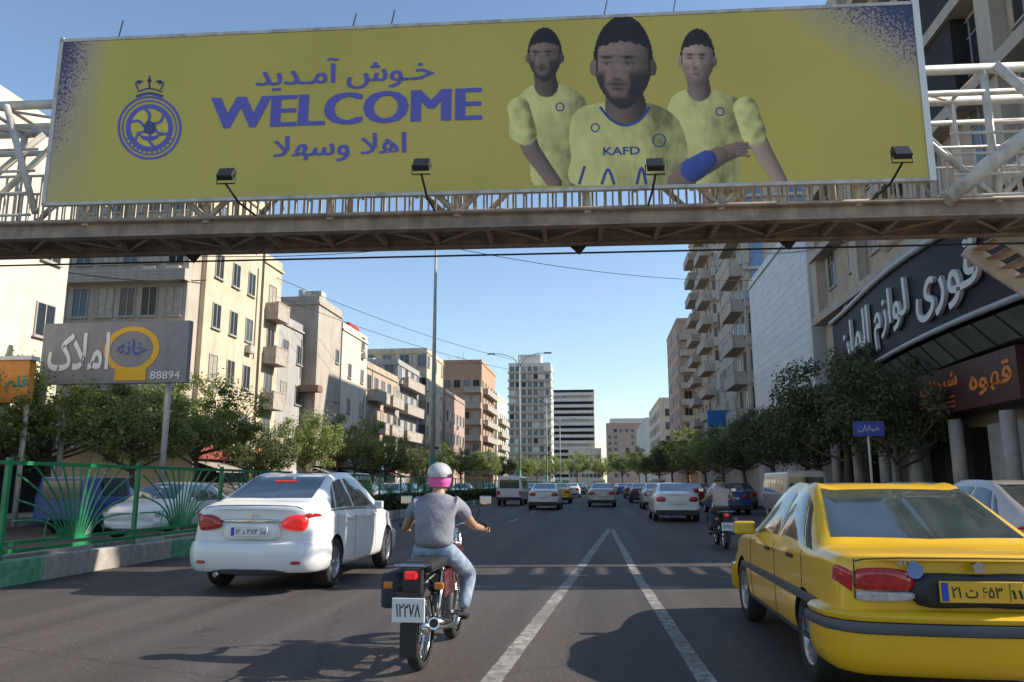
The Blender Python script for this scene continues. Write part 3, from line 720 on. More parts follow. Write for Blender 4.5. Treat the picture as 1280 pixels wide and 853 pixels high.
M_ac = mat('ac_metal', (.45, .43, .40), .6, vary=.2, dirt=.5)
M_curt = mat('curtain_behind_glass', (.38, .34, .28), .35, vary=.3, scale=4, spec=.6)
M_bluet = mat('blue_grey_tile', (.26, .32, .38), .35, vary=.1, scale=.8)
def cl(n, a=.08, b=.92): return [a+(b-a)*i/(n-1) for i in range(n)] if n > 1 else [(a+b)/2]
# left side of the street
B = bld('tall cream building with a blank side wall at the far left edge'); bx = (-34, -22, 14, 29.6)
block(B, bx, 0, 15.4, M_cream); facade(B, bx, 'E', 3.2, 3.1, 4, [.62, .93], 1.1, 1.4); shopfront(B, bx, 'E', [(.55, .24, .03), (.03, .30, .28), (.5, .2, .04), (.2, .2, .2)])
roofstuff(B, bx, 15.5, 4)
B = bld('grey brown apartment block with rows of balconies facing the camera, behind the script billboard'); bx = (-33, -22, 41, 48.2)
block(B, bx, 0, 19.2, M_yel); block(B, (-33, -22.3, 39.6, 40.99), 3.4, 18.6, M_stone, cap=False)
facade(B, (-33, -22.3, 39.6, 41), 'S', 3.6, 3.0, 5, [.3, .42, .56, .68, .8, .93], .95, 1.7, 0, bandm=None)
for i in range(6): MB().box(-33.2, -22.1, 38.9, 39.597, 3.3+i*3.0, 3.6+i*3.0+.35).build('balcony', M_stone, B)
for i in range(6):
    for k in range(3): MB().box(-33.2, -22.1, 38.88, 38.897, 3.42+i*3.0+k*.18, 3.50+i*3.0+k*.18).build('ledge', M_grey, B)
facade(B, bx, 'E', 3.4, 3.0, 5, [.2, .5, .8], 1.0, 1.5); shopfront(B, bx, 'E', [(.28, .07, .06), (.45, .42, .38)]); roofstuff(B, bx, 19.3, 4)
B = bld('small ochre building beside the balcony block with an open rooftop frame'); bx = (-31, -22, 48.6, 51.5)
block(B, bx, 0, 16.0, M_yel); facade(B, bx, 'E', 3.4, 3.0, 4, [.5], 1.2, 1.5, bal=[(.15, .85, .9)]); shopfront(B, bx, 'E', [(.5, .2, .05)])
B = bld('low dark building with brown windows standing behind the yellow ringed sign'); bx = (-30.5, -23, 51.8, 58.4)
block(B, bx, 0, 13.0, M_grey); facade(B, bx, 'S', 3.4, 3.1, 3, cl(4), 1.3, 1.6, 1); facade(B, bx, 'E', 3.4, 3.1, 3, cl(3), 1.1, 1.5)
B = bld('square building with a grey blank end wall and bright cream street face'); bx = (-26.3, -22, 59, 64.6)
block(B, bx, 0, 15.5, M_stone); facade(B, bx, 'S', 3.4, 3.0, 2, [.3, .7], 1.0, 1.3, 1); facade(B, bx, 'E', 4.2, 3.2, 3, [.85], .8, 1.2)
for z in (5.3, 8.4): MB().box(-26.8, -21.4, 57.9, 58.99, z, z+.5).build('canopy', M_brown, B)
shopfront(B, bx, 'E', [(.4, .35, .3), (.5, .08, .05)]); roofstuff(B, bx, 15.6, 3)
B = bld('cream white block carrying a small red sign on its roof'); bx = (-30, -22, 65, 72.4)
block(B, bx, 0, 14.6, M_cream); facade(B, bx, 'E', 3.6, 3.1, 4, [.3, .8], .9, 1.3, skip=.2); shopfront(B, bx, 'E', [(.5, .45, .4), (.08, .3, .2)])
MB().box(-23.8, -22.1, 67, 70, 14.8, 15.7).build('roof_sign', mat('sign_red', (.55, .03, .03), .5, vary=.05), B)
B = bld('brown building with stacked concrete balconies after the cream blocks'); bx = (-33, -22.5, 74, 86)
block(B, bx, 0, 12.6, M_beige); facade(B, bx, 'S', 3.4, 3.1, 3, cl(6), 1.2, 1.6, bal=[(.55, .98, 1.1)]); facade(B, bx, 'E', 3.4, 3.1, 3, cl(5), 1.3, 1.6, bal=[(.05, .45, 1.0), (.55, .95, 1.0)]); shopfront(B, bx, 'E', [(.5, .3, .05), (.1, .2, .4), (.5, .08, .06)]); roofstuff(B, bx, 12.7, 5)
B = bld('grey block with a small blue sign high on its wall'); bx = (-36, -23, 88, 99)
block(B, bx, 0, 15.0, M_grey); facade(B, bx, 'S', 3.4, 3.1, 4, cl(7), 1.2, 1.6); facade(B, bx, 'E', 3.4, 3.1, 4, cl(4), 1.3, 1.6, bal=[(.1, .9, 1.0)]); MB().box(-25.5, -23.6, 87.6, 87.9, 11.4, 12.8).build('roof_sign', mat('sign_blue', (.05, .12, .5), .5, vary=.05), B); roofstuff(B, bx, 15.1, 5)
B = bld('narrow ochre tower behind the green white lamp post'); bx = (-31, -22.5, 101, 112)
block(B, bx, 0, 18.5, M_yel); facade(B, bx, 'S', 3.4, 3.1, 5, cl(4), 1.3, 1.7); facade(B, bx, 'E', 3.4, 3.1, 5, cl(3), 1.3, 1.6)
B = bld('low terracotta coloured building with shop signs, middle of the left side'); bx = (-37, -22.5, 114, 131)
block(B, bx, 0, 14.5, M_pink); facade(B, bx, 'S', 3.4, 3.2, 3, cl(8), 1.3, 1.7); facade(B, bx, 'E', 3.4, 3.2, 3, cl(6), 1.3, 1.6); roofstuff(B, bx, 14.6, 5)
B = bld('orange brick block with white corner panels in the left distance'); bx = (-36, -22.5, 150, 170)
block(B, bx, 0, 24.6, mat('orange_brick', (.44, .28, .18), .85, vary=.15, dirt=.3)); facade(B, bx, 'S', 3.4, 3.1, 6, cl(7), 1.3, 1.6, bal=[(.0, .25, 1.1), (.75, 1, 1.1)]); facade(B, bx, 'E', 3.4, 3.1, 6, cl(5), 1.3, 1.6, bal=[(.1, .9, 1.0)]); roofstuff(B, bx, 24.7, 4)
B = bld('pale mid rise block between the orange brick block and the tall white tower'); bx = (-40, -24, 185, 205)
block(B, bx, 0, 22, M_cream); facade(B, bx, 'S', 3.4, 3.1, 5, cl(8), 1.4, 1.7); facade(B, bx, 'E', 3.4, 3.1, 5, cl(5), 1.5, 1.7, bal=[(.1, .9, 1.0)]); roofstuff(B, bx, 22.1, 4)
B = bld('tall white apartment tower with a white rooftop parapet in the left distance'); bx = (-39, -20.5, 340, 360)
block(B, bx, 0, 53, M_white); facade(B, bx, 'S', 3.6, 3.5, 14, cl(7), 1.9, 2.2, skip=.1); facade(B, bx, 'E', 3.6, 3.5, 14, cl(4), 1.8, 2.1); block(B, (-35, -25, 342, 356), 53.2, 57, M_white)
for i in range(14): MB().box(-39.3, -20.2, 338.8, 339.97, 3.4+i*3.5, 4.3+i*3.5).build('balcony', M_stone, B)
B = bld('white tower banded with long balconies, closing the street at its end'); bx = (-36, -2.5, 460, 480)
block(B, bx, 0, 55, M_stone)
for i in range(15):
    MB().box(-35.8, -2.7, 458.4, 459.98, 3.2+i*3.5, 4.9+i*3.5).build('balcony', M_white, B); MB().box(-35.6, -3, 459.6, 459.97, 4.95+i*3.5, 6.65+i*3.5).build('recess', MATS['curtain_behind_glass'] if i % 4 == 1 else M_dark, B)
# right side
B = bld('tall tan tiled corner building behind the curved shop sign, rising above the banner'); bx = (13.0, 18.5, 18.0, 45.6)
block(B, bx, 0, 27, M_beige)
facade(B, bx, 'W', 11.2, 3.2, 4, [.08, .18, .3, .44, .56, .68, .8, .93], 1.3, 2.0, 1)
for k in range(5): MB().box(12.5, 12.99, 17+k*7.0, 17.9+k*7.0, 10.5, 26.8).build('pier', M_stone, B)
for z in (10.3, 14.0, 17.4, 20.6, 23.9): MB().box(12.3, 12.99, 17.8, 45.8, z, z+.45).build('cornice', M_stone, B)
MB().box(12.45, 12.98, 26.5, 30.2, 14.6, 20.4).build('recess', M_dark, B)
arch = MB(); n = 14
for i in range(n):
    a0, a1 = math.pi*i/n, math.pi*(i+1)/n
    vs = []
    for a, r in ((a0, 3.1), (a1, 3.1), (a1, 3.9), (a0, 3.9)):
        for x in (11.9, 12.95): vs.append((x, 28.2+r*math.cos(a), 20.2+r*.8*math.sin(a)))
    arch.add(vs, [(0,2,4,6), (7,5,3,1), (0,1,3,2), (2,3,5,4), (4,5,7,6), (6,7,1,0)])
arch.build('arch', M_brown, B)
text(shape('کور'), 2.2, 1.0, mat('sign_pale', (.6, .58, .52), .5, vary=.05), B, 'lettering', face_M(12.2, 27.0, 24.3, RZ['W']))
facade(B, bx, 'S', 11.2, 3.2, 4, cl(5), 1.4, 2.0, 1)
for k in range(9): MB().tube([(11.7, 17.2+k*3.4, .1), (11.7, 17.2+k*3.4, 3.5)], .22, 14).build('column', mat('column_stone', (.33, .32, .29), .6, vary=.15), B)
for k in range(8):
    MB().box(12.4, 12.99, 17.8+k*3.4, 20.0+k*3.4, .15, 3.3).build('shop_window', (M_dark, M_pane, mat('shutter_grey', (.34, .34, .32), .6, vary=.1))[(k) % 3 if k else 2], B)
# the curved fascia with its lettering
sg = thing('curved_shop_sign', 'large dark curved fascia sign with big white script letters on the right hand building', 'sign', (0,0,0))
def fas(s):
    "plan curve of the fascia, s 0 (far end) to 1 (near end): bulges out over the pavement"
    y = 42-24*s; x = 12.3-1.6*math.sin(s*math.pi*.62)**1.5; return x, y
def fz(s, t): return (6.5 + (.0 if s > .0 else 0) - .45*s) * (1-t) + (9.7 - 1.3*s*s) * t
N = 30; vs = []; fs = []
for i in range(N+1):
    x, y = fas(i/N)
    for z in (fz(i/N, 0), fz(i/N, 1)):
        vs += [(x, y, z), (12.9, y, z)]
for i in range(N):
    a = i*4; b = a+4
    fs += [(a, b, b+2, a+2), (a, a+1, b+1, b), (a+2, b+2, b+3, a+3)]
fs += [(0, 2, 3, 1), (N*4, N*4+1, N*4+3, N*4+2)]
MB().add(vs, fs).build('fascia', mat('fascia_dark', (.014, .015, .02), .6, vary=.25, scale=1, spec=.25), sg)
M_lt = mat('letter_white', (.58, .57, .55), .45, vary=.06)
def bend_text(body, s0, s1, t0, t1, m, par, nm):
    o = text(body, 1, 1, m, par, nm, Matrix.Identity(4), .012, .03)
    for v in o.data.vertices:
        s = s0 + (s1-s0)*(v.co.x+.5); t = t0+(t1-t0)*(v.co.y+.5); x, y = fas(s)
        v.co = Vector((x-.05-(v.co.z > 0)*.12, y, fz(s, t)))
bend_text(shape('قوری'), .62, .82, .14, .80, M_lt, sg, 'lettering')
bend_text(shape('لوازم'), .38, .58, .12, .78, M_lt, sg, 'lettering')
bend_text(shape('المان'), .08, .34, .12, .80, M_lt, sg, 'lettering')
for (t, r) in ((0, .10), (1, .13)):
    MB().tube([(fas(i/N)[0]-.08, fas(i/N)[1], fz(i/N, t)) for i in range(N+1)], r, 8).build('trim', mat('trim_pale', (.36, .37, .38), .4, vary=.1), sg)
for k in range(6):
    s = .1+k*.16; x, y = fas(s)
    MB().tube([(x-.1, y, fz(s, 1)), (12.95, y+.8, fz(s, 1)+1.3)], .05, 6).build('stay_rod', M_steel, sg)
# canopy below and the second sign with orange letters
sc = thing('menu_sign', 'dark red brown sign with orange and white script lines under the curved fascia', 'sign', (0,0,0))
M_red = mat('sign_maroon', (.07, .022, .018), .5, vary=.2); M_or = mat('letter_orange', (.72, .22, .03), .5, vary=.08)
MB().box(11.6, 12.4, 23, 34, 3.75, 5.25).build('board', M_red, sc)
for k in range(4): text(shape(('کافه قنادی', 'شیرینی و کیک', 'ناهار و شام', 'پیتزا')[k]), (3.4, 3.0, 2.8, 1.9)[k], .24, M_lt, sc, 'lettering', face_M(11.59, 32.0+.15*k, 4.98-.33*k, RZ['W']), .0, .01)
text(shape('شیرینی'), 3.0, .62, M_or, sc, 'lettering', face_M(11.59, 28.2, 4.75, RZ['W']), .02, .01)
text(shape('قهوه'), 2.6, .85, M_or, sc, 'lettering', face_M(11.59, 24.6, 4.5, RZ['W']), .02, .01)
for k in range(3): MB().box(11.57, 11.597, 27, 29.9, 4.22-.16*k, 4.26-.16*k).build('printed_line', M_or, sc)
cn = thing('glass_canopy', 'grey green sloping canopy band between the curved sign and the menu sign', 'canopy', (0,0,0))
vs = []; fs = []
for i in range(N+1):
    x, y = fas(i/N); vs += [(x+.1, y, fz(i/N, 0)-.16), (x+.75, y, 5.35), (12.9, y, 5.35), (12.9, y, fz(i/N, 0)-.16)]
for i in range(N):
    a = i*4; fs += [(a, a+4, a+5, a+1), (a+1, a+5, a+6, a+2)]
fs += [(0, 1, 2, 3), (N*4, N*4+3, N*4+2, N*4+1)]
MB().add(vs, fs).build('canopy_panel', mat('canopy_glass', (.16, .19, .17), .3, vary=.3, scale=1.2), cn)
for k in range(18):
    s = k/17; x, y = fas(s); MB().tube([(x+.08, y, fz(s, 0)-.16), (x+.73, y, 5.34)], .03, 5).build('rib', M_black, cn)
B = bld('plain pale tiled building with a fine ribbed wall past the curved sign'); bx = (12.6, 30, 47, 65)
block(B, bx, 0, 17.2, mat('pale_blue_tile', (.50, .50, .50), .4, vary=.1, scale=.8, dirt=.15)); facade(B, bx, 'S', 3.6, 3.2, 4, cl(5), 1.3, 1.7)
for k in range(22): MB().box(12.58, 12.597, 47.1, 64.9, 3.8+k*.6, 3.8+k*.6+.585).build('cladding', MATS['pale_blue_tile'], B)
B = bld('tall stone tower with blue glass columns rising behind the curved sign'); bx = (12.8, 30, 68, 84)
block(B, bx, 0, 33, M_stone); facade(B, bx, 'S', 3.6, 3.2, 9, [.05, .3, .42, .7, .85], 1.4, 1.9, 1)
for x0_, x1_ in ((13.4, 14.5), (17.2, 19.6)): MB().box(x0_, x1_, 67.8, 67.99, 4, 32.6).build('glass_column', mat('blue_glass', (.10, .18, .32), .12, vary=.2, scale=.3, spec=.8), B)
facade(B, bx, 'W', 3.6, 3.2, 9, cl(6), 1.5, 1.9, bal=[(.05, .4, 1.1)])
for i in range(9): MB().box(12.7, 30.1, 67.5, 67.79, 3.2+i*3.3, 3.45+i*3.3).build('floor_band', M_grey, B)
B = bld('very tall beige apartment tower with a column of corner balconies right of the sky gap'); bx = (15.5, 40, 106, 128)
block(B, bx, 0, 40, M_beige); facade(B, bx, 'S', 3.6, 3.2, 11, [.03, .09, .17, .24, .33, .4, .5, .58, .7], 1.2, 1.8, 0, bal=[(.0, .12, 1.3), (.28, .44, 1.3)]); facade(B, bx, 'W', 3.6, 3.2, 11, cl(6), 1.5, 1.8, bal=[(.0, .3, 1.3), (.6, .9, 1.3)])
for i in range(11): MB().box(15.4, 40.1, 105.75, 105.98, 3.3+i*3.2, 3.6+i*3.2).build('floor_band', M_stone, B)
B = bld('grey tower with dark window strips just left of the very tall beige tower'); bx = (14.5, 34, 87, 98)
block(B, bx, 0, 15, M_grey); facade(B, bx, 'S', 3.6, 3.2, 3, cl(6), 1.5, 1.9); facade(B, bx, 'W', 3.6, 3.2, 3, cl(6), 1.5, 1.8)
B = bld('mid rise brown building with orange balconies left of the beige tower'); bx = (15.2, 36, 150, 172)
block(B, bx, 0, 32, M_pink); facade(B, bx, 'S', 3.6, 3.1, 9, cl(7), 1.5, 1.8, bal=[(.02, .25, 1.4), (.4, .6, 1.4)]); facade(B, bx, 'W', 3.6, 3.1, 9, cl(5), 1.6, 1.8); roofstuff(B, bx, 32.1, 4)
B = bld('low cream building farthest along the right side'); bx = (14.5, 40, 190, 230)
block(B, bx, 0, 21, M_cream); facade(B, bx, 'S', 3.6, 3.2, 5, cl(7), 1.6, 1.8); facade(B, bx, 'W', 3.6, 3.2, 5, cl(9), 1.8, 1.8)
B = bld('pale block with a flat roof closing the right row by the vanishing point'); bx = (15, 50, 260, 320)
block(B, bx, 0, 22, M_white); facade(B, bx, 'S', 3.6, 3.2, 5, cl(8), 1.8, 1.8)
B = bld('pale pinkish block just right of the vanishing point where the street bends'); bx = (4, 26, 430, 450)
block(B, bx, 0, 33, M_pink); facade(B, bx, 'S', 4, 3.4, 8, cl(7), 1.7, 1.9)
B = bld('low cream block straight ahead in front of the banded tower'); bx = (-17, 1, 440, 452)
block(B, bx, 0, 20, M_cream); facade(B, bx, 'S', 4, 3.4, 4, cl(8), 1.7, 1.9)
B = bld('white block behind the pale pinkish block at the street end'); bx = (8, 34, 560, 590)
block(B, bx, 0, 46, M_white); facade(B, bx, 'S', 4, 3.6, 11, cl(8), 1.9, 2)
# ------------------------------------------------------------------ signs on the left
sb = thing('script_billboard', 'grey street billboard with large white script and a yellow ring mark above the left trees', 'billboard', (0,0,0))
p0 = atY(56, 405, 27); p1 = atY(232, 478, 27); sw = p1.x-p0.x; sh_ = p0.z-p1.z; cxb = (p0.x+p1.x)/2; czb = (p0.z+p1.z)/2
MB().box(cxb-sw/2, cxb+sw/2, 27, 27.25, czb-sh_/2, czb+sh_/2).build('board', mat('board_grey', (.22, .23, .26), .5, vary=.1, dirt=.3), sb)
M_lw = mat('letter_bright', (.75, .75, .75), .5, vary=.04)
text(shape('املاک'), sw*.42, sh_*.62, M_lw, sb, 'lettering', face_M(cxb-sw*.24, 26.98, czb+.05), .02)
text('88894', sw*.2, sh_*.13, M_lw, sb, 'lettering', face_M(cxb+sw*.36, 26.98, czb-sh_*.38), .01)
rg = MB()
for i in range(28):
    a0, a1 = 2*math.pi*i/28, 2*math.pi*(i+1)/28; rx, rz_ = sw*.19, sh_*.38; ccx = cxb+sw*.12
    rg.add([(ccx+rx*math.cos(a)*q, 26.985, czb+.1+rz_*math.sin(a)*q) for a in (a0, a1) for q in ((1, .78) if a == a0 else (.78, 1))], [(0,1,2,3)])
rg.build('ring_mark', mat('ring_yellow', (.75, .42, .01), .5, vary=.04), sb)
text(shape('خانه'), sw*.2, sh_*.25, mat('letter_blue', (.06, .1, .4), .5, vary=0), sb, 'lettering', face_M(cxb+sw*.12, 26.98, czb+.2), .01)
MB().box(cxb+sw*.02, cxb+sw*.23, 26.98, 26.995, czb-sh_*.46, czb-sh_*.26).build('yellow_strip', MATS['ring_yellow'], sb)
for x in (cxb-sw*.35, cxb+sw*.35): MB().tube([(x, 27.4, 0), (x, 27.4, czb+sh_/2)], .11, 10).build('post', M_steel, sb)
so_ = thing('corner_shop_sign', 'orange shop sign with teal script at the far left edge above the first tree', 'sign', (0,0,0))
p0 = atY(-60, 452, 24.5); p1 = atY(32, 503, 24.5)
MB().box(p0.x, p1.x, 24.5, 24.8, p1.z, p0.z).build('board', mat('board_orange', (.75, .28, .05), .5, vary=.12), so_)
MB().box(p0.x-.1, p1.x+.1, 24.42, 24.85, p0.z+.003, p0.z+.14).build('cap', M_lw, so_)
text(shape('قلم پارس'), (p1.x-p0.x)*.8, (p0.z-p1.z)*.42, mat('letter_teal', (.01, .30, .26), .5, vary=0), so_, 'lettering', face_M((p0.x+p1.x)/2+.3, 24.49, (p0.z+p1.z)/2-.1), .02)
MB().tube([(p0.x+.5, 24.95, 0), (p0.x+.5, 24.95, p0.z)], .09, 8).build('post', M_steel, so_); MB().tube([(p1.x-.3, 24.95, 0), (p1.x-.3, 24.95, p0.z)], .09, 8).build('post', M_steel, so_)
gb = thing('blue_board', 'blue roofed roadside board with pale panels beyond the right hand trees', 'billboard', (0,0,0))
p0 = atY(884, 513, 75); p1 = atY(946, 556, 75)
MB().box(p0.x, p1.x, 75, 75.4, p0.z-1.5, p0.z).build('board', mat('board_blue', (.02, .16, .42), .45, vary=.15), gb)
MB().box(p0.x+.1, p1.x-.1, 75.05, 75.35, p1.z, p0.z-1.503).build('pale_panel', mat('board_pale', (.35, .5, .42), .5, vary=.35, scale=1.5), gb)
for x in (p0.x+.4, p1.x-.4): MB().tube([(x, 75.5, 0), (x, 75.5, p0.z)], .12, 8).build('post', M_steel, gb)
bs = thing('direction_sign', 'small violet blue street sign on a post in front of the right hand shops', 'sign', (0,0,0))
p0 = atY(1066, 527, 27.5); p1 = atY(1106, 545, 27.5)
MB().box(p0.x, p1.x, 27.5, 27.54, p1.z, p0.z).build('plate', mat('sign_violet', (.06, .08, .42), .45, vary=.1), bs)
text(shape('خیابان'), (p1.x-p0.x)*.7, (p0.z-p1.z)*.5, M_lw, bs, 'lettering', face_M((p0.x+p1.x)/2, 27.49, (p0.z+p1.z)/2))
MB().tube([((p0.x+p1.x)/2, 27.6, .14), ((p0.x+p1.x)/2, 27.6, p0.z)], .04, 8).build('post', M_steel, bs)
# ------------------------------------------------------------------ lamp posts, poles, wires
M_pole = mat('pole_paint', (.38, .40, .36), .5, vary=.15, dirt=.3)
def lamp_post(y, lab):
    r = thing('street_lamp', lab, 'street lamp', (-8.86, y, .27), 0, 'double armed street lamps on the median')
    MB().tube([(0,0,0), (0,0,8), (0,0,15.6)], [.15, .11, .06], 12).build('pole', M_pole, r)
    MB().tube([(0,0,.003), (0,0,2.6)], .17, 12).build('painted_base', mat('pole_green', (.03, .22, .14), .5, vary=.2), r)
    for s in (-1, 1):
        MB().tube([(0,0,14.2), (s*.7, 0, 15.3), (s*2.0, 0, 15.75), (s*2.9, 0, 15.8)], .045, 8).build('arm', M_pole, r)
        h = MB().box(s*3.25-.45, s*3.25+.45, -.16, .16, 15.72, 15.88).build('lamp_head', M_grey, r); bevel(h, .05)
lamp_post(41.5, 'tall lamp post with green base, its top hidden by the footbridge')
lamp_post(88, 'double armed street lamp whose curved arms show against the sky left of centre')
lamp_post(134, 'smaller double armed street lamp beyond the second one on the median')
lamp_post(180, 'farthest double armed street lamp on the median')
def wire(pts, r, lab, sag=.6):
    P = []
    for a, b in zip(pts[:-1], pts[1:]):
        a, b = Vector(a), Vector(b)
        for k in range(12):
            t = k/12; q = a.lerp(b, t); q.z -= sag*4*t*(1-t); P.append(q)
    P.append(Vector(pts[-1])); tag(MB().tube(P, r, 4).build('overhead_wire', M_black), lab, 'wire', 'overhead wires')
wire([(-22.2, 50, 15.5), (-8.8, 88, 15.2)], .02, 'upper thin wire sloping down across the sky from the left buildings')
wire([(-22.2, 50, 14.2), (-8.8, 88, 14.0)], .02, 'lower thin wire sloping down across the sky from the left buildings')
wire([(-24, 30, 11.5), (-8.86, 41.5, 14.6), (12.1, 61, 17)], .02, 'long wire crossing under the footbridge from left buildings to the right tower')
wire([(-24, 30, 10.6), (-22, 41, 12.8)], .03, 'short thick cable in front of the left balcony block', .3)
wire([(12.6, 30, 11.5), (12.2, 60, 19), (15.4, 107, 22)], .022, 'wire running along the right hand buildings above the curved sign')
wire([(-8.86, 88, 15), (-8.86, 134, 15), (-8.86, 180, 15)], .02, 'wire linking the street lamps on the median')
# ------------------------------------------------------------------ trees
def leafmat(name, c, c2):
    m = bpy.data.materials.new(name); m.use_nodes = True; n = m.node_tree.nodes; l = m.node_tree.links; b = n['Principled BSDF']
    g = n.new('ShaderNodeNewGeometry'); t = n.new('ShaderNodeTexNoise'); t.inputs['Scale'].default_value = 1.1; t.inputs['Detail'].default_value = 5
    tc = n.new('ShaderNodeTexCoord'); l.new(tc.outputs['Object'], t.inputs['Vector'])
    a = n.new('ShaderNodeMath'); a.operation = 'ADD'; l.new(g.outputs['Random Per Island'], a.inputs[0]); l.new(t.outputs[0], a.inputs[1])
    h = n.new('ShaderNodeMath'); h.operation = 'MULTIPLY'; h.inputs[1].default_value = .55; l.new(a.outputs[0], h.inputs[0])
    r = n.new('ShaderNodeValToRGB'); r.color_ramp.elements[0].color = (*c, 1); r.color_ramp.elements[1].color = (*c2, 1); r.color_ramp.elements[0].position = .25; r.color_ramp.elements[1].position = .85
    l.new(h.outputs[0], r.inputs[0]); l.new(r.outputs[0], b.inputs['Base Color']); b.inputs['Roughness'].default_value = .6
    tr = n.new('ShaderNodeBsdfTranslucent'); l.new(r.outputs[0], tr.inputs[0]); mx = n.new('ShaderNodeMixShader'); mx.inputs[0].default_value = .4
    l.new(b.outputs[0], mx.inputs[1]); l.new(tr.outputs[0], mx.inputs[2]); l.new(mx.outputs[0], n['Material Output'].inputs[0]); return m
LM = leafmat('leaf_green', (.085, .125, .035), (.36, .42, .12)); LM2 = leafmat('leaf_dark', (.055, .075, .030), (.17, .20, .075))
M_bark = mat('bark', (.12, .09, .065), .9, vary=.35, scale=6, bump=.6, bscale=20)
def tree_meshes(seed, H, W, nleaf, leaf, lm, trunk=1.9):
    rnd = random.Random(seed); tk = MB(); ends = []
    lean = (rnd.uniform(-.15, .15), rnd.uniform(-.15, .15))
    tk.tube([(0,0,0), (lean[0]*.5, lean[1]*.5, trunk*.5), (lean[0], lean[1], trunk), (lean[0]*1.6, lean[1]*1.6, H*.72)], [.16, .12, .10, .03], 8)
    for i in range(11):
        a = i*2.4+rnd.random(); z = trunk*.85 + (H*.55-trunk)*rnd.random()*1.0; L = W*.5*rnd.uniform(.55, .95)
        e = Vector((math.cos(a)*L, math.sin(a)*L, z+rnd.uniform(.5, 1.6))); s = Vector((lean[0], lean[1], z))
        md = s.lerp(e, .5)+Vector((0, 0, -.12)); tk.tube([s, md, e], [.055, .035, .012], 5)
        for q in range(3):
            e2 = e.lerp(s, .25*q)+Vector((rnd.uniform(-.7, .7), rnd.uniform(-.7, .7), rnd.uniform(.2, .9))); tk.tube([s.lerp(e, .75-.2*q), e2], [.022, .008], 4); ends.append(e2)
        ends.append(e)
    cc = []
    zc = (trunk+H)/2+.1
    for i in range(44):
        while True:
            p = Vector((rnd.uniform(-1, 1), rnd.uniform(-1, 1), rnd.uniform(-1, 1)))
            if .25 < p.length < 1: break
        p = Vector((p.x*W*.46, p.y*W*.46, zc+p.z*(H-trunk)*.46)); cc.append((p, rnd.uniform(.22, .80)))
    cc += [(e, rnd.uniform(.3, .55)) for e in ends]
    cv = []; cf = []
    for i in range(nleaf):
        c, r = rnd.choice(cc); d = Vector((rnd.gauss(0, 1), rnd.gauss(0, 1), rnd.gauss(0, .8))); d.normalize(); p = c+d*r*rnd.uniform(.35, 1.08)
        n = (d+Vector((rnd.uniform(-.8, .8), rnd.uniform(-.8, .8), rnd.uniform(-.3, 1)))).normalized(); a = n.orthogonal().normalized(); a.rotate(Matrix.Rotation(rnd.random()*6.28, 3, n)); b = n.cross(a)
        s = leaf*rnd.uniform(.6, 1.3); o = len(cv)
        cv += [p-a*s*.5, p+b*s*.26, p+a*s*.5+n*s*.06, p-b*s*.26]; cf.append((o, o+1, o+2, o+3))
    m = MB(); m.add(cv, cf)
    me = bpy.data.meshes.new('crown'); me.from_pydata([tuple(v) for v in cv], [], cf); me.materials.append(lm)
    return tk.mesh('trunk', M_bark), me
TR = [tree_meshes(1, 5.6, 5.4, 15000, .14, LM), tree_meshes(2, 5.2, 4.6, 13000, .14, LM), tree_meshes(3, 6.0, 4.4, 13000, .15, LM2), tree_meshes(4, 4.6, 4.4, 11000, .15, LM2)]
def tree(k, x, y, s, rz, lab, grp='street trees'):
    r = thing('street_tree', lab, 'tree', (x, y, .1), rz, grp); r.scale = (s, s, s); link('trunk', TR[k][0], r); link('crown', TR[k][1], r)
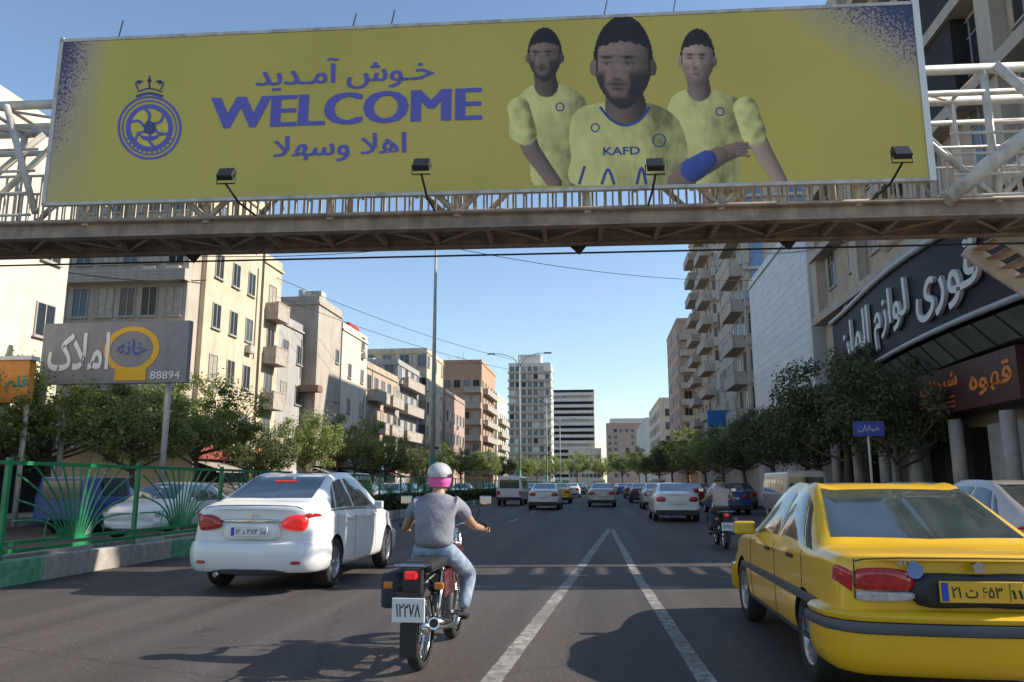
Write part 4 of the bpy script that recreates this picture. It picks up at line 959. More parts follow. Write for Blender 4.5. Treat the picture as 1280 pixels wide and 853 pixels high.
for k, x, y, s, rz, lab in ((0, -20.4, 27.5, 1.1, 0, 'bushy green tree in front of the script billboard, far left'), (1, -20.8, 24.0, .95, 2, 'dark round tree at the left edge behind the fence'),
    (0, -20.3, 38.5, 1.25, 1.6, 'wide lit green tree below the balcony block'), (1, -20.4, 33.0, 1.1, 4, 'small tree standing between the two wide left trees'), (3, -20.4, 46, 1.05, 1, 'grey green tree left of the square grey building'),
    (1, -20.4, 54, 1.2, 2.2, 'tree below the brown canopies of the square building'), (0, -20.2, 64, 1.25, 3.1, 'bright green tree in front of the cream white block'), (0, -20.2, 74, 1.05, .6, 'round green tree just left of the green based lamp post'),
    (3, -20.2, 86, 1.1, 1.9, 'dark tree directly behind the green based lamp post'), (0, -20.2, 98, 1.2, 5, 'tree right of the green based lamp post'), (1, -20.2, 116, 1.25, 2.6, 'tree before the terracotta building'), (0, -20.2, 138, 1.3, .2, 'tree between the terracotta building and the orange brick block'),
    (3, -20.4, 165, 1.5, 3, 'tree at the foot of the orange brick block'), (1, -20.4, 205, 1.6, 1, 'distant tree left of the vanishing point'), (0, -20.4, 255, 1.8, 4, 'farthest tree on the left pavement'),
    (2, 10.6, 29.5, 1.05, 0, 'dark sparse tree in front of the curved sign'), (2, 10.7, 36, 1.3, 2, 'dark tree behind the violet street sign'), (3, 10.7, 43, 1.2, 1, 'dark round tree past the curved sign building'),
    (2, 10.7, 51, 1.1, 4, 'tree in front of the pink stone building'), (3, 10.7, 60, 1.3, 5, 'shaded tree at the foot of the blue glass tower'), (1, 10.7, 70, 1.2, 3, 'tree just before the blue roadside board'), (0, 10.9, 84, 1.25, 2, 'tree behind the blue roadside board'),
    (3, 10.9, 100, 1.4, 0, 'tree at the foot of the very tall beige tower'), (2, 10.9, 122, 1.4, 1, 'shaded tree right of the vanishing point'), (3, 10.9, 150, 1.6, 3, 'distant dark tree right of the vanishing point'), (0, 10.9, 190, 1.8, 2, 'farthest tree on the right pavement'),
    (0, -9, 330, 2.6, 1, 'large green tree left of the far end of the street'), (1, 1.5, 345, 2.4, 3, 'round tree standing at the very end of the street'), (0, 9, 320, 2.6, 5, 'large green tree right of the far end of the street'), (1, 12, 240, 2.0, 2, 'bushy tree beyond the low cream building on the right'),
    (0, 15.5, 140, 2.0, 1, 'tall lit tree rising behind the right hand pavement trees'), (1, -17, 290, 2.2, 4, 'bushy tree left of the far end before the white tower')):
    tree(k, x, y, s, rz, lab)
M_hedge = leafmat('hedge_leaf', (.03, .05, .015), (.10, .13, .04))
hv = []; hf = []; rn = random.Random(5)
for i in range(26000):
    y = rn.uniform(30, 190) if i > 9000 else rn.uniform(30, 75); x = -8.86+rn.gauss(0, .16); z = .3+rn.random()**.7*.62; s = rn.uniform(.05, .12)*(1+y/120)
    n = Vector((rn.gauss(0,1), rn.gauss(0,1), rn.gauss(0,1))).normalized(); a = n.orthogonal()*s; b = n.cross(n.orthogonal())*s*.6; o = len(hv); p = Vector((x, y, z)); hv += [p-a, p+b, p+a, p-b]; hf.append((o, o+1, o+2, o+3))
me = bpy.data.meshes.new('median_hedge'); me.from_pydata([tuple(v) for v in hv], [], hf); me.materials.append(M_hedge); tag(link('median_hedge', me), 'low leafy hedge growing inside the median fence beyond the white sedan', 'hedge', kind='stuff')
# ------------------------------------------------------------------ cars
def paint(name, col, metal=0., rough=.32): return mat(name, col, rough, metal, vary=.05, scale=2, coat=.7, spec=.5)
M_cwhite = paint('paint_white', (.74, .74, .73)); M_taxi = paint('paint_taxi_yellow', (.80, .46, .012)); M_silver = paint('paint_silver', (.42, .42, .42), .3)
M_tyre = mat('tyre_rubber', (.022, .021, .02), .85, vary=.2, scale=20, bump=.3); M_rim = mat('rim_alloy', (.42, .42, .43), .3, .7, vary=.1)
M_cglass = mat('car_glass', (.035, .05, .05), .06, vary=.25, scale=2.5, spec=.9, coat=.6); M_plast = mat('black_plastic', (.018, .018, .019), .5, vary=.15); M_band = mat('bumper_band', (.075, .085, .10), .5, vary=.1)
M_lampr = mat('lamp_red', (.42, .012, .015), .18, vary=.3, scale=30, coat=.8); M_lampl = mat('lamp_red_lit', (.9, .02, .02), .2, vary=.2, scale=30, emit=.22, coat=.8); M_lampw = mat('lamp_clear', (.45, .42, .40), .15, vary=.2, scale=30, coat=.8)
M_lampo = mat('lamp_amber', (.6, .2, .02), .2, vary=.1, coat=.6); M_chrome = mat('chrome', (.6, .6, .6), .15, 1., vary=.05); M_plw = mat('plate_white', (.68, .68, .66), .45, vary=.04); M_ply = mat('plate_yellow', (.75, .42, .02), .45, vary=.04)
M_ink = mat('plate_ink', (.01, .01, .012), .5, vary=0); M_plb = mat('plate_blue', (.02, .06, .4), .5, vary=0); M_well = mat('wheel_well', (.008, .008, .008), .95, vary=0)
def catmull(P, t):
    n = len(P); i = max(0, min(n-2, int(math.floor(t)))); f = t-i
    a, b, c, d = P[max(i-1, 0)], P[i], P[i+1], P[min(i+2, n-1)]
    return .5*((2*b)+(c-a)*f+(2*a-5*b+4*c-d)*f*f+(3*b-a-3*c+d)*f**3)
class Loft:
    """car shell. stations: (y, zbot, w_low, w_mid, z_mid, w_belt, z_belt, w_top, z_edge, z_top)"""
    def __init__(s, st, bend_r=.10, bend_f=.22):
        s.st = st; s.W = max(q[3] for q in st); s.y0 = st[0][0]; s.y1 = st[-1][0]; s.br, s.bf = bend_r, bend_f
        s.sec = []
        for (y, zb, wl, wm, zm, wb, zl, wt, ze, zt) in st:
            s.sec.append([Vector(p) for p in ((0, y, zb), (wl*.6, y, zb), (wl, y, zb+.05), (wm*.985, y, zb+.16), (wm, y, zm), (wb+.012, y, zl-.09), (wb, y, zl), (wt, y, ze), (wt*.72, y, ze+(zt-ze)*.72), (wt*.3, y, zt-(zt-ze)*.06), (0, y, zt))])
        s.nu = len(st)-1; s.nv = 10
    def P(s, u, v, side=1):
        col = [catmull([q[k] for q in s.sec], u) for k in range(max(0, int(v)-1), min(s.nv, int(v)+2)+1)]
        p = catmull(col, v-max(0, int(v)-1))
        c = (abs(p.x)/s.W)**2
        h = (s.y1-s.y0)/2; m = (s.y1+s.y0)/2; e = (p.y-m)/h
        if e < 0: y = p.y+s.br*(c)*abs(e)**5
        else: y = p.y-s.bf*c*abs(e)**5
        return Vector((p.x*side, y, p.z))
    def N(s, u, v, side=1):
        e = .02; a = s.P(min(u+e, s.nu), v, side)-s.P(max(u-e, 0), v, side); b = s.P(u, min(v+e, s.nv), side)-s.P(u, max(v-e, 0), side)
        n = a.cross(b)*side; 
        if n.length < 1e-9: return Vector((0, 0, 1))
        n.normalize(); return n if n.dot(Vector((side*.3, 0, .2))) > 0 or v > 7 and n.z > 0 else (n if v > 7 and n.z > 0 else (-n if n.dot(Vector((side, 0, .3))) < 0 else n))
    def body(s, name, m, parent, arches, ku=5, kv=3):
        vs = []; U = s.nu*ku; V = s.nv*kv
        for i in range(U+1):
            ring = [s.P(i/ku, j/kv, 1) for j in range(V+1)] + [s.P(i/ku, j/kv, -1) for j in range(V-1, 0, -1)]
            vs += ring
        n = 2*V; fs = []
        for i in range(U):
            for t in range(n): q = (t+1) % n; fs.append((i*n+t, i*n+q, (i+1)*n+q, (i+1)*n+t))
        for base, y, sg in ((0, s.y0, -1), (U*n, s.y1, 1)):
            # rows across the end face so that it stays curved
            for j in range(V):
                a, b = base+j, base+j+1
                c_, d = base+(n-j) % n, base+(n-j-1) % n
                if len({a, b, c_, d}) >= 3: fs.append(tuple(dict.fromkeys((a, b, d, c_))))
        mb = MB(); mb.v = [tuple(v) for v in vs]; mb.f = fs; mb.sm = [True]*len(fs)
        o = mb.build(name, m, parent); o.data.materials.append(M_well)
        if arches:
            bm = bmesh.new(); bm.from_mesh(o.data); bmesh.ops.triangulate(bm, faces=[f for f in bm.faces if len(f.verts) > 4]); bm.to_mesh(o.data); bm.free()
            ct = MB()
            for y, r, z in arches:
                for sg in (-1, 1):
                    c0 = MB().lathe([(.001, 0), (r, 0), (r, .5), (.001, .5)], 28); 
                    x0 = s.W-.24 if sg > 0 else -s.W-.26
                    ct.add([(p[0]+x0, p[1]+y, p[2]+z) for p in c0.v], c0.f)
            cme = ct.mesh('cut', M_well); co = bpy.data.objects.new('cut', cme); COL.objects.link(co)
            md = o.modifiers.new('b', 'BOOLEAN'); md.operation = 'DIFFERENCE'; md.object = co; md.solver = 'EXACT'
            pr = o.parent; o.parent = None
            dg = bpy.context.evaluated_depsgraph_get(); me = bpy.data.meshes.new_from_object(o.evaluated_get(dg))
            o.modifiers.clear(); 
            if len(me.polygons) > 100:
                o.data = me; me.name = name
                if len(me.materials) < 2: me.materials.append(M_well)
                for p in me.polygons:
                    c = p.center
                    for y, r, z in arches:
                        d = math.hypot(c.y-y, c.z-z)
                        if d < r+.004 and abs(c.x) < s.W+.02 and (abs(d-r) < .012 and abs(p.normal.x) < .3 or (abs(abs(c.x)-(s.W-.24)) < .03 and d < r and abs(p.normal.x) > .9)): p.material_index = len(me.materials)-1; p.use_smooth = False
            o.parent = pr; bpy.data.objects.remove(co)
            try:
                o.data.set_sharp_from_angle(angle=R_(38))
            except Exception: pass
        return o
    def patch(s, name, m, parent, A, Bq, C, D, off=.006, n=8, k=6, side=1, both=False, thick=.0):
        "A..D are (u,v) corners in order; both spans the roof centre line"
        mb = MB(); sides = (1, -1) if both else (side,)
        for sd_ in sides:
            vs = []; fs = []
            for i in range(n+1):
                for j in range(k+1):
                    a, b = i/n, j/k
                    u = (A[0]*(1-a)+Bq[0]*a)*(1-b)+(D[0]*(1-a)+C[0]*a)*b; v = (A[1]*(1-a)+Bq[1]*a)*(1-b)+(D[1]*(1-a)+C[1]*a)*b
                    p = s.P(u, v, sd_); nn = s.N(u, v, sd_); e = 1 if 0 < i < n and 0 < j < k else .35
                    vs.append(p+nn*off*e)
            for i in range(n):
                for j in range(k): q = i*(k+1)+j; fs.append((q, q+1, q+k+2, q+k+1))
            mb.add(vs, fs, True)
        if both:
            bm = bmesh.new(); me = mb.mesh(name, m); bm.from_mesh(me); bmesh.ops.remove_doubles(bm, verts=bm.verts, dist=.002); bmesh.ops.recalc_face_normals(bm, faces=bm.faces); bm.to_mesh(me); bm.free(); return link(name, me, parent)
        return mb.build(name, m, parent)
def wheel(parent, x, y, r, w_, side, spokes=7, m=None):
    o = MB().lathe([(r*.62, -w_*.42), (r*.9, -w_*.5), (r*.985, -w_*.36), (r, -w_*.15), (r, w_*.15), (r*.985, w_*.36), (r*.9, w_*.5), (r*.62, w_*.42)], 32).build('wheel', M_tyre, parent, (x, y, r))
    q = MB(); q.lathe([(r*.66, side*w_*.40), (r*.62, side*w_*.46), (r*.58, side*w_*.34), (r*.55, side*w_*.1), (.01, side*w_*.1)], 28)
    for k in range(spokes):
        a = k*2*math.pi/spokes; M = Matrix.Rotation(a, 4, 'X')
        q.box(side*w_*.30-.012, side*w_*.30+.012, -.028, .028, .05, r*.6, M)
    q.lathe([(.001, side*w_*.42), (.045, side*w_*.40), (.06, side*w_*.28), (.06, side*w_*.1)], 12)
    q.build('rim', m or M_rim, o)
    return o
def bumper(L, name, m, parent, prof, ystart, w_, front=False, thick=.0, part_y=.72):
    "sweep: profile (out, z) along the plan curve of the rear (or front) end"
    pts = []; sg = 1 if front else -1
    bend = L.bf if front else L.br; ye = L.y1 if front else L.y0
    nx = 26; r = .18
    for i in range(nx+1):
        t = -1+2*i/nx; x = t*(w_-.02)
        c = (abs(x)/w_)
        y = ye - sg*(bend*c*c + .16*max(0, c-.80)**2/.04); pts.append((x, y, (c**5)))
    pre = [(-w_, ye-sg*part_y, 1), (-w_, ye-sg*(bend+.30), 1)]; post = [(w_, ye-sg*(bend+.30), 1), (w_, ye-sg*part_y, 1)]
    pts = pre+pts+post
    vs = []; k = len(prof)
    for i, (x, y, c) in enumerate(pts):
        a = Vector(pts[min(i+1, len(pts)-1)][:2])-Vector(pts[max(i-1, 0)][:2]); a.normalize(); nrm = Vector((a.y, -a.x))*(-sg*-1)
        if nrm.y*sg < 0 and abs(nrm.y) > .3 or (abs(nrm.y) <= .3 and nrm.x*x < 0): nrm = -nrm
        for (o_, z) in prof: vs.append((x+nrm.x*o_, y+nrm.y*o_, z))
    fs = []
    for i in range(len(pts)-1):
        for j in range(k): q = (j+1) % k; fs.append((i*k+j, i*k+q, (i+1)*k+q, (i+1)*k+j))
    fs += [tuple(range(k)), tuple((len(pts)-1)*k+j for j in reversed(range(k)))]
    mb = MB(); mb.v = vs; mb.f = fs; mb.sm = [True]*len(fs)
    o = mb.build(name, m, parent)
    try: o.data.set_sharp_from_angle(angle=R_(40))
    except Exception: pass
    return o
def rear_poly(L, name, m, parent, poly, off=.012, depth=.05, n=2):
    "closed outline (x,z) laid on the curved tail, proud by off; grid filled so that it wraps"
    sp = spline([(x, z, 0) for x, z in poly], 4)
    cx = sum(p.x for p in sp)/len(sp); cz = sum(p.y for p in sp)/len(sp)
    vs = []; R = 4
    def Y(x): 
        c = min(1.05, abs(x)/L.W); return L.y0 + L.br*c*c + .16*max(0, c-.80)**2/.04
    for r in range(R+1):
        for p in sp:
            k = 1-r/R if r < R else 0.0; k = max(k, .001)
            x = cx+(p.x-cx)*k; z = cz+(p.y-cz)*k; vs.append((x, Y(x)-off*(1 if r else .2)-(.0 if r else 0), z))
    for p in sp: vs.append((p.x, Y(p.x)+depth, p.y))
    q = len(sp); fs = []
    for r in range(R):
        for t in range(q): u = (t+1) % q; fs.append((r*q+t, r*q+u, (r+1)*q+u, (r+1)*q+t))
    for t in range(q): u = (t+1) % q; fs.append((t, (R+1)*q+t, (R+1)*q+u, u))
    mb = MB(); mb.v = vs; mb.f = fs; mb.sm = [True]*len(fs); return mb.build(name, m, parent)
def plate(root, y, z, w_, h_, body, m, x=0., blue=True, tail=None):
    o = MB().box(-w_/2, w_/2, -.008, .008, -h_/2, h_/2).build('number_plate', m, root, (x, y, z)); bevel(o, .004, 1)
    text(body, w_*(.74 if not tail else .60), h_*.55, M_ink, o, 'plate_lettering', Matrix.Translation((w_*.0 if not tail else -w_*.06, -.0095, 0)) @ Matrix.Rotation(math.pi/2, 4, 'X'), .01, .001)
    if blue: MB().box(-w_/2+.008, -w_/2+.05, -.0105, -.0085, -h_/2+.008, h_/2-.008).build('plate_strip', M_plb, o)
    if tail: text(tail, w_*.13, h_*.42, M_ink, o, 'plate_lettering', Matrix.Translation((w_*.41, -.0095, -.01)) @ Matrix.Rotation(math.pi/2, 4, 'X'), .01, .001); MB().box(w_*.325, w_*.332, -.0105, -.0085, -h_/2+.01, h_/2-.01).build('plate_line', M_ink, o)
    return o
def sedan_a(name, label, cat, loc, group=None, lit=True, detail=True, pm=None):
    "rounded modern saloon"
    root = thing(name, label, cat, loc, 0, group)
    st = [(-2.20, .34, .60, .74, .55, .66, .92, .56, .99, 1.01), (-2.17, .28, .70, .82, .56, .75, .97, .62, 1.04, 1.06), (-2.02, .24, .76, .865, .58, .82, .97, .68, 1.07, 1.10), (-1.72, .22, .79, .88, .58, .85, .96, .70, 1.10, 1.13),
          (-1.28, .20, .79, .88, .58, .86, .95, .66, 1.24, 1.27), (-.80, .19, .79, .88, .58, .865, .94, .60, 1.40, 1.435), (-.25, .19, .79, .88, .58, .865, .93, .59, 1.435, 1.475), (.30, .19, .79, .88, .58, .86, .92, .59, 1.40, 1.445),
          (.85, .19, .79, .88, .57, .85, .91, .66, 1.18, 1.22), (1.25, .20, .79, .875, .56, .84, .90, .72, .97, 1.01), (1.75, .22, .77, .865, .55, .80, .84, .68, .89, .93), (2.15, .26, .70, .81, .52, .72, .72, .60, .77, .80), (2.30, .32, .58, .70, .48, .60, .62, .50, .66, .68)]
    L = Loft(st, .10, .28); m = pm or M_cwhite
    L.body('body', m, root, [(-1.32, .345, .33), (1.36, .345, .33)] if detail else None, 5 if detail else 2, 3 if detail else 1)
    n = 10 if detail else 3
    L.patch('rear_window', M_cglass, root, (3.2, 7.5), (4.92, 7.45), (4.85, 10), (3.05, 10), .007, n, n, both=True)
    L.patch('windscreen', M_cglass, root, (7.2, 7.5), (8.85, 7.4), (9.0, 10), (7.15, 10), .007, n, n, both=True)
    for sd_ in (1, -1):
        L.patch('side_window', M_cglass, root, (4.05, 6.22), (5.55, 6.18), (5.55, 6.88), (4.75, 6.88), .006, n, 5, sd_)
        L.patch('side_window', M_cglass, root, (5.68, 6.18), (7.9, 6.18), (6.95, 6.88), (5.68, 6.88), .006, n, 5, sd_)
        L.patch('side_window', M_cglass, root, (3.55, 6.24), (3.96, 6.22), (4.6, 6.88), (4.25, 6.75), .006, 5, 4, sd_)
        L.patch('window_trim', M_chrome if detail else M_plast, root, (3.5, 6.10), (7.9, 6.08), (7.9, 6.16), (3.5, 6.18), .012, 16, 1, sd_)
        for y in (-1.32, 1.36): wheel(root, sd_*.775, y, .318, .205, sd_, 7)
        mr = MB().box(sd_*.90-.07, sd_*.90+.07, .62, .72, .94, 1.06).build('mirror', m, root); bevel(mr, .03, 3)
    if detail:
        for sd_ in (1, -1):
            L.patch('tail_lamp', M_lampr, root, (.25, 5.0), (2.5, 5.35), (2.1, 5.8), (.2, 6.0), .012, 10, 6, sd_)
            rear_poly(L, 'tail_lamp', M_lampl if (lit and sd_ > 0) else M_lampr, root, [(sd_*.42, .80), (sd_*.46, .90), (sd_*.60, .945), (sd_*.72, .93), (sd_*.76, .86), (sd_*.72, .76), (sd_*.58, .755)], .03, .10)
            rear_poly(L, 'reflector', M_lampr, root, [(sd_*.58, .36), (sd_*.70, .36), (sd_*.72, .40), (sd_*.58, .40)], .085, .1)
            for (u, v) in ((5.0, 5.25), (6.6, 5.25)):
                p = L.P(u, v, sd_); h = MB().box(p.x-.012, p.x+.03*sd_+.012, p.y-.09, p.y+.09, p.z-.014, p.z+.014).build('door_handle', m, root); bevel(h, .008)
            for u in (4.0, 5.6, 7.5):
                pts = [L.P(u, v, sd_)+Vector((sd_*.001, 0, 0)) for v in (2.9, 3.4, 4, 4.5, 5, 5.5, 6)]; MB().tube(pts, .0035, 4).build('door_seam', M_plast, root)
        b = bumper(L, 'bumper', m, root, [(0, .26), (.05, .30), (.075, .40), (.08, .52), (.06, .60), (.0, .63), (-.05, .60), (-.05, .30)], 0, .865, part_y=.52)
        rear_poly(L, 'bumper_recess', M_plast, root, [(-.45, .235), (0, .225), (.45, .235), (.45, .30), (0, .31), (-.45, .30)], .055, .05)
        bumper(L, 'front_bumper', m, root, [(0, .24), (.03, .30), (.04, .45), (.03, .55), (0, .58), (-.05, .5), (-.05, .3)], 0, .85, True, part_y=.55)
        rear_poly(L, 'chrome_strip', M_chrome, root, [(-.38, .855), (0, .862), (.38, .855), (.38, .885), (0, .892), (-.38, .885)], .018, .05)
        rear_poly(L, 'plate_recess', m, root, [(-.36, .66), (0, .655), (.36, .66), (.35, .83), (0, .84), (-.35, .83)], .004, .05)
        plate(root, L.y0-.03, .745, .50, .115, '\u06f1\u06f2 '+shape('د')+' \u06f3\u06f8\u06f4', M_plw, tail='\u06f8\u06f8')
        MB().prism([(.042*math.cos(a*.524), .03*math.sin(a*.524)) for a in range(12)], -.006, .01).build('badge', M_chrome, root, (0, L.y0-.03, .935))
        pts = [L.P(.9, v, sd_) for sd_ in (1,) for v in (6.6, 7, 8, 9, 10)]; pts = pts + [Vector((-p.x, p.y, p.z)) for p in reversed(pts[:-1])]
        MB().tube([p+Vector((0, 0, .004)) for p in pts], .005, 4).build('boot_seam', M_plast, root)
        for z in (.64,): pass
        MB().box(-.16, .16, -.9, -.885, 1.36, 1.385, Matrix.Translation((0, -.19, -.015))).build('brake_light', M_lampl, root)
        for k in range(-3, 4):
            pass
        MB().tube([(-.42, -2.1, .24), (-.42, -2.26, .235)], .03, 10).build('exhaust', M_chrome, root)
        sh_ = MB().add([(0,0,0), (0,-.16,.0), (0,-.13,.07)], [(0,1,2)]).box(-.012, .012, -.15, .02, 0, .05).build('antenna', m, root, (0, -.72, 1.455))
    else:
        for sd_ in (1, -1): rear_poly(L, 'tail_lamp', M_lampr, root, [(sd_*.45, .78), (sd_*.5, .93), (sd_*.75, .92), (sd_*.75, .76)], .03, .10); 
        MB().box(-.26, .26, -2.24, -2.20, .68, .80).build('number_plate', M_plw, root)
        MB().box(-.8, .8, -2.235, -2.05, .26, .44).build('bumper', M_plast, root)
        for sd_ in (1, -1): MB().box(sd_*.6-.16, sd_*.6+.16, 2.0, 2.1, .60, .74).build('head_lamp', M_lampw, root)
    return root
def sedan_b(name, label, cat, loc, group=None, pm=None):
    "square cut older saloon used as a taxi"
    root = thing(name, label, cat, loc, 0, group); m = pm or M_taxi
    st = [(-2.20, .36, .66, .77, .56, .73, .88, .64, .935, .945), (-2.17, .30, .72, .82, .56, .79, .92, .69, .965, .98), (-2.05, .25, .76, .845, .56, .82, .93, .73, .975, .99), (-1.74, .22, .78, .86, .56, .835, .93, .745, .985, 1.00),
          (-1.50, .21, .78, .86, .56, .84, .93, .73, 1.01, 1.04), (-.74, .20, .78, .86, .56, .84, .93, .60, 1.36, 1.395), (-.30, .20, .78, .86, .56, .84, .925, .58, 1.385, 1.42), (.30, .20, .78, .86, .56, .84, .915, .585, 1.36, 1.40),
          (.95, .20, .78, .86, .56, .835, .90, .70, 1.00, 1.04), (1.30, .21, .78, .855, .55, .825, .88, .73, .93, .965), (1.80, .23, .77, .85, .54, .80, .82, .71, .86, .89), (2.16, .27, .72, .82, .52, .76, .74, .66, .77, .79), (2.26, .34, .64, .74, .48, .68, .66, .60, .69, .70)]
    L = Loft(st, .09, .16)
    L.body('body', m, root, [(-1.30, .345, .32), (1.36, .345, .32)], 5, 3)
    L.patch('rear_window', M_cglass, root, (4.08, 7.3), (4.95, 7.35), (4.95, 10), (3.98, 10), .007, 8, 12, both=True)
    L.patch('windscreen', M_cglass, root, (7.15, 7.4), (7.98, 7.3), (8.05, 10), (7.12, 10), .007, 8, 12, both=True)
    for sd_ in (1, -1):
        L.patch('side_window', M_cglass, root, (4.35, 6.2), (5.95, 6.17), (5.95, 6.88), (4.98, 6.88), .006, 10, 5, sd_)
        L.patch('side_window', M_cglass, root, (6.05, 6.17), (7.75, 6.17), (7.02, 6.88), (6.05, 6.88), .006, 10, 5, sd_)
        L.patch('rub_strip', M_band, root, (3.2, 4.05), (9.2, 4.05), (9.2, 4.3), (3.2, 4.3), .014, 26, 2, sd_)
        L.patch('sill_band', M_band, root, (4.1, 2.2), (9.0, 2.2), (9.0, 2.75), (4.1, 2.75), .008, 22, 2, sd_)
        L.patch('quarter_glass', M_plast, root, (4.0, 6.25), (4.28, 6.2), (4.9, 6.88), (4.75, 6.88), .005, 4, 4, sd_)
        for y in (-1.30, 1.36): wheel(root, sd_*.755, y, .308, .19, sd_, 8)
        mr = MB().box(sd_*.93-.10, sd_*.93+.10, .60, .70, .93, 1.06).build('mirror', m, root); bevel(mr, .03, 3)
        for u in (4.35, 6.0, 7.75):
            pts = [L.P(u, v, sd_)+Vector((sd_*.001, 0, 0)) for v in (2.9, 3.4, 4, 4.5, 5, 5.5, 6)]; MB().tube(pts, .0035, 4).build('door_seam', M_plast, root)
        for (u, v) in ((4.75, 5.2), (6.4, 5.2)):
            p = L.P(u, v, sd_); h = MB().box(p.x-.01, p.x+.03*sd_+.01, p.y-.09, p.y+.09, p.z-.015, p.z+.015).build('door_handle', M_plast, root); bevel(h, .008)
        # wide wrap-round tail lamps: red top, clear lower strip
        rear_poly(L, 'tail_lamp', M_lampr, root, [(sd_*.40, .765), (sd_*.41, .87), (sd_*.58, .895), (sd_*.74, .875), (sd_*.775, .80), (sd_*.76, .765), (sd_*.58, .755)], .022, .09)
        rear_poly(L, 'reverse_lamp', M_lampw, root, [(sd_*.41, .70), (sd_*.40, .745), (sd_*.58, .748), (sd_*.75, .75), (sd_*.765, .71), (sd_*.7, .685), (sd_*.55, .685)], .020, .09)
        L.patch('tail_lamp', M_lampr, root, (.15, 4.75), (1.95, 4.85), (1.75, 5.6), (.12, 5.75), .014, 8, 5, sd_)
    bumper(L, 'bumper', m, root, [(0, .24), (.04, .27), (.07, .36), (.075, .495), (.02, .50), (-.05, .48), (-.05, .28)], 0, .85, part_y=.53)
    bumper(L, 'bumper_band', M_band, root, [(0, .503), (.095, .503), (.105, .53), (.095, .565), (.0, .568)], 0, .85, part_y=.53)
    bumper(L, 'bumper_top', m, root, [(-.02, .572), (.07, .572), (.08, .60), (.05, .625), (-.02, .635)], 0, .85, part_y=.53)
    bumper(L, 'front_bumper', m, root, [(0, .26), (.05, .30), (.06, .45), (.04, .54), (0, .56), (-.05, .5), (-.05, .3)], 0, .84, True, part_y=.5)
    rear_poly(L, 'plate_recess', M_plast, root, [(-.36, .67), (0, .665), (.36, .67), (.36, .85), (0, .86), (-.36, .85)], .006, .05)
    plate(root, L.y0-.022, .76, .50, .13, '\u06f2\u06f1 '+shape('ت')+' \u06f6\u06f5\u06f3', M_ply, tail='\u06f1\u06f1')
    p = [L.P(u, v, 1)+Vector((.002, 0, 0)) for u, v in ((3.35, 5.0), (3.35, 5.6), (3.75, 5.6), (3.75, 5.0), (3.35, 5.0))]; MB().tube(p, .003, 4).build('fuel_flap_seam', M_plast, root)
    for x in (-.30, .30): MB().box(x-.11, x+.11, -1.12, -1.02, 1.02, 1.22).build('headrest', M_plast, root)
    MB().prism([(-.03, -.03), (.03, -.03), (.036, .02), (0, .038), (-.036, .02)], -.008, .02).build('badge', M_chrome, root, (0, L.y0-.012, .905))
    text('405', .14, .035, M_chrome, root, 'lettering', Matrix.Translation((-.42, L.y0+.012, .93)) @ Matrix.Rotation(math.pi/2, 4, 'X'), .02, .004)
    bs_ = MB(); 
    MB().prism([(.05*math.cos(a*.393), .05*math.sin(a*.393)) for a in range(16)], -.004, .004).build('round_sticker', mat('sticker_blue', (.16, .22, .45), .5, vary=.1), root, (-.38, L.y0-.006, .885))
    pts = [L.P(1.0, v, 1) for v in (6.6, 7, 8, 9, 10)]; pts = pts + [Vector((-p.x, p.y, p.z)) for p in reversed(pts[:-1])]
    MB().tube([(-.74, -2.14, .70)] + [(-.735, -2.15, .95)] + [p+Vector((0, -.09, -.012)) for p in reversed(pts)] + [(.735, -2.15, .95), (.74, -2.14, .70)], .0045, 4).build('boot_seam', M_plast, root)
    MB().tube([(.45, -2.05, .24), (.45, -2.26, .23)], .028, 10).build('exhaust', M_chrome, root)
    # things seen through the glass
    MB().tube([(-.35, -.68, 1.37), (.35, -.68, 1.37)], .006, 4).build('heater_line', M_plast, root)
    return root
corolla = sedan_a('sedan', 'white saloon braking in the left lane with its right tail lamp glowing red', 'car', (-4.60, 12.42, 0))
taxi = sedan_b('taxi', 'yellow taxi saloon at the right, nearest car to the camera', 'taxi', (2.36, 7.62, 0))
corolla.rotation_euler[2] = R_(-.5); corolla.scale = (1.01, 1, 1.08)
nearsilver = sedan_a('sedan', 'beige silver saloon at the right edge beyond the yellow taxi', 'car', (5.55, 11.6, 0), lit=False, pm=paint('paint_beige', (.50, .43, .39), .2))
# distant traffic: one low detail saloon copied with its own paint
proto = sedan_a('sedan', 'x', 'car', (0, -50, 0), detail=False, lit=False)
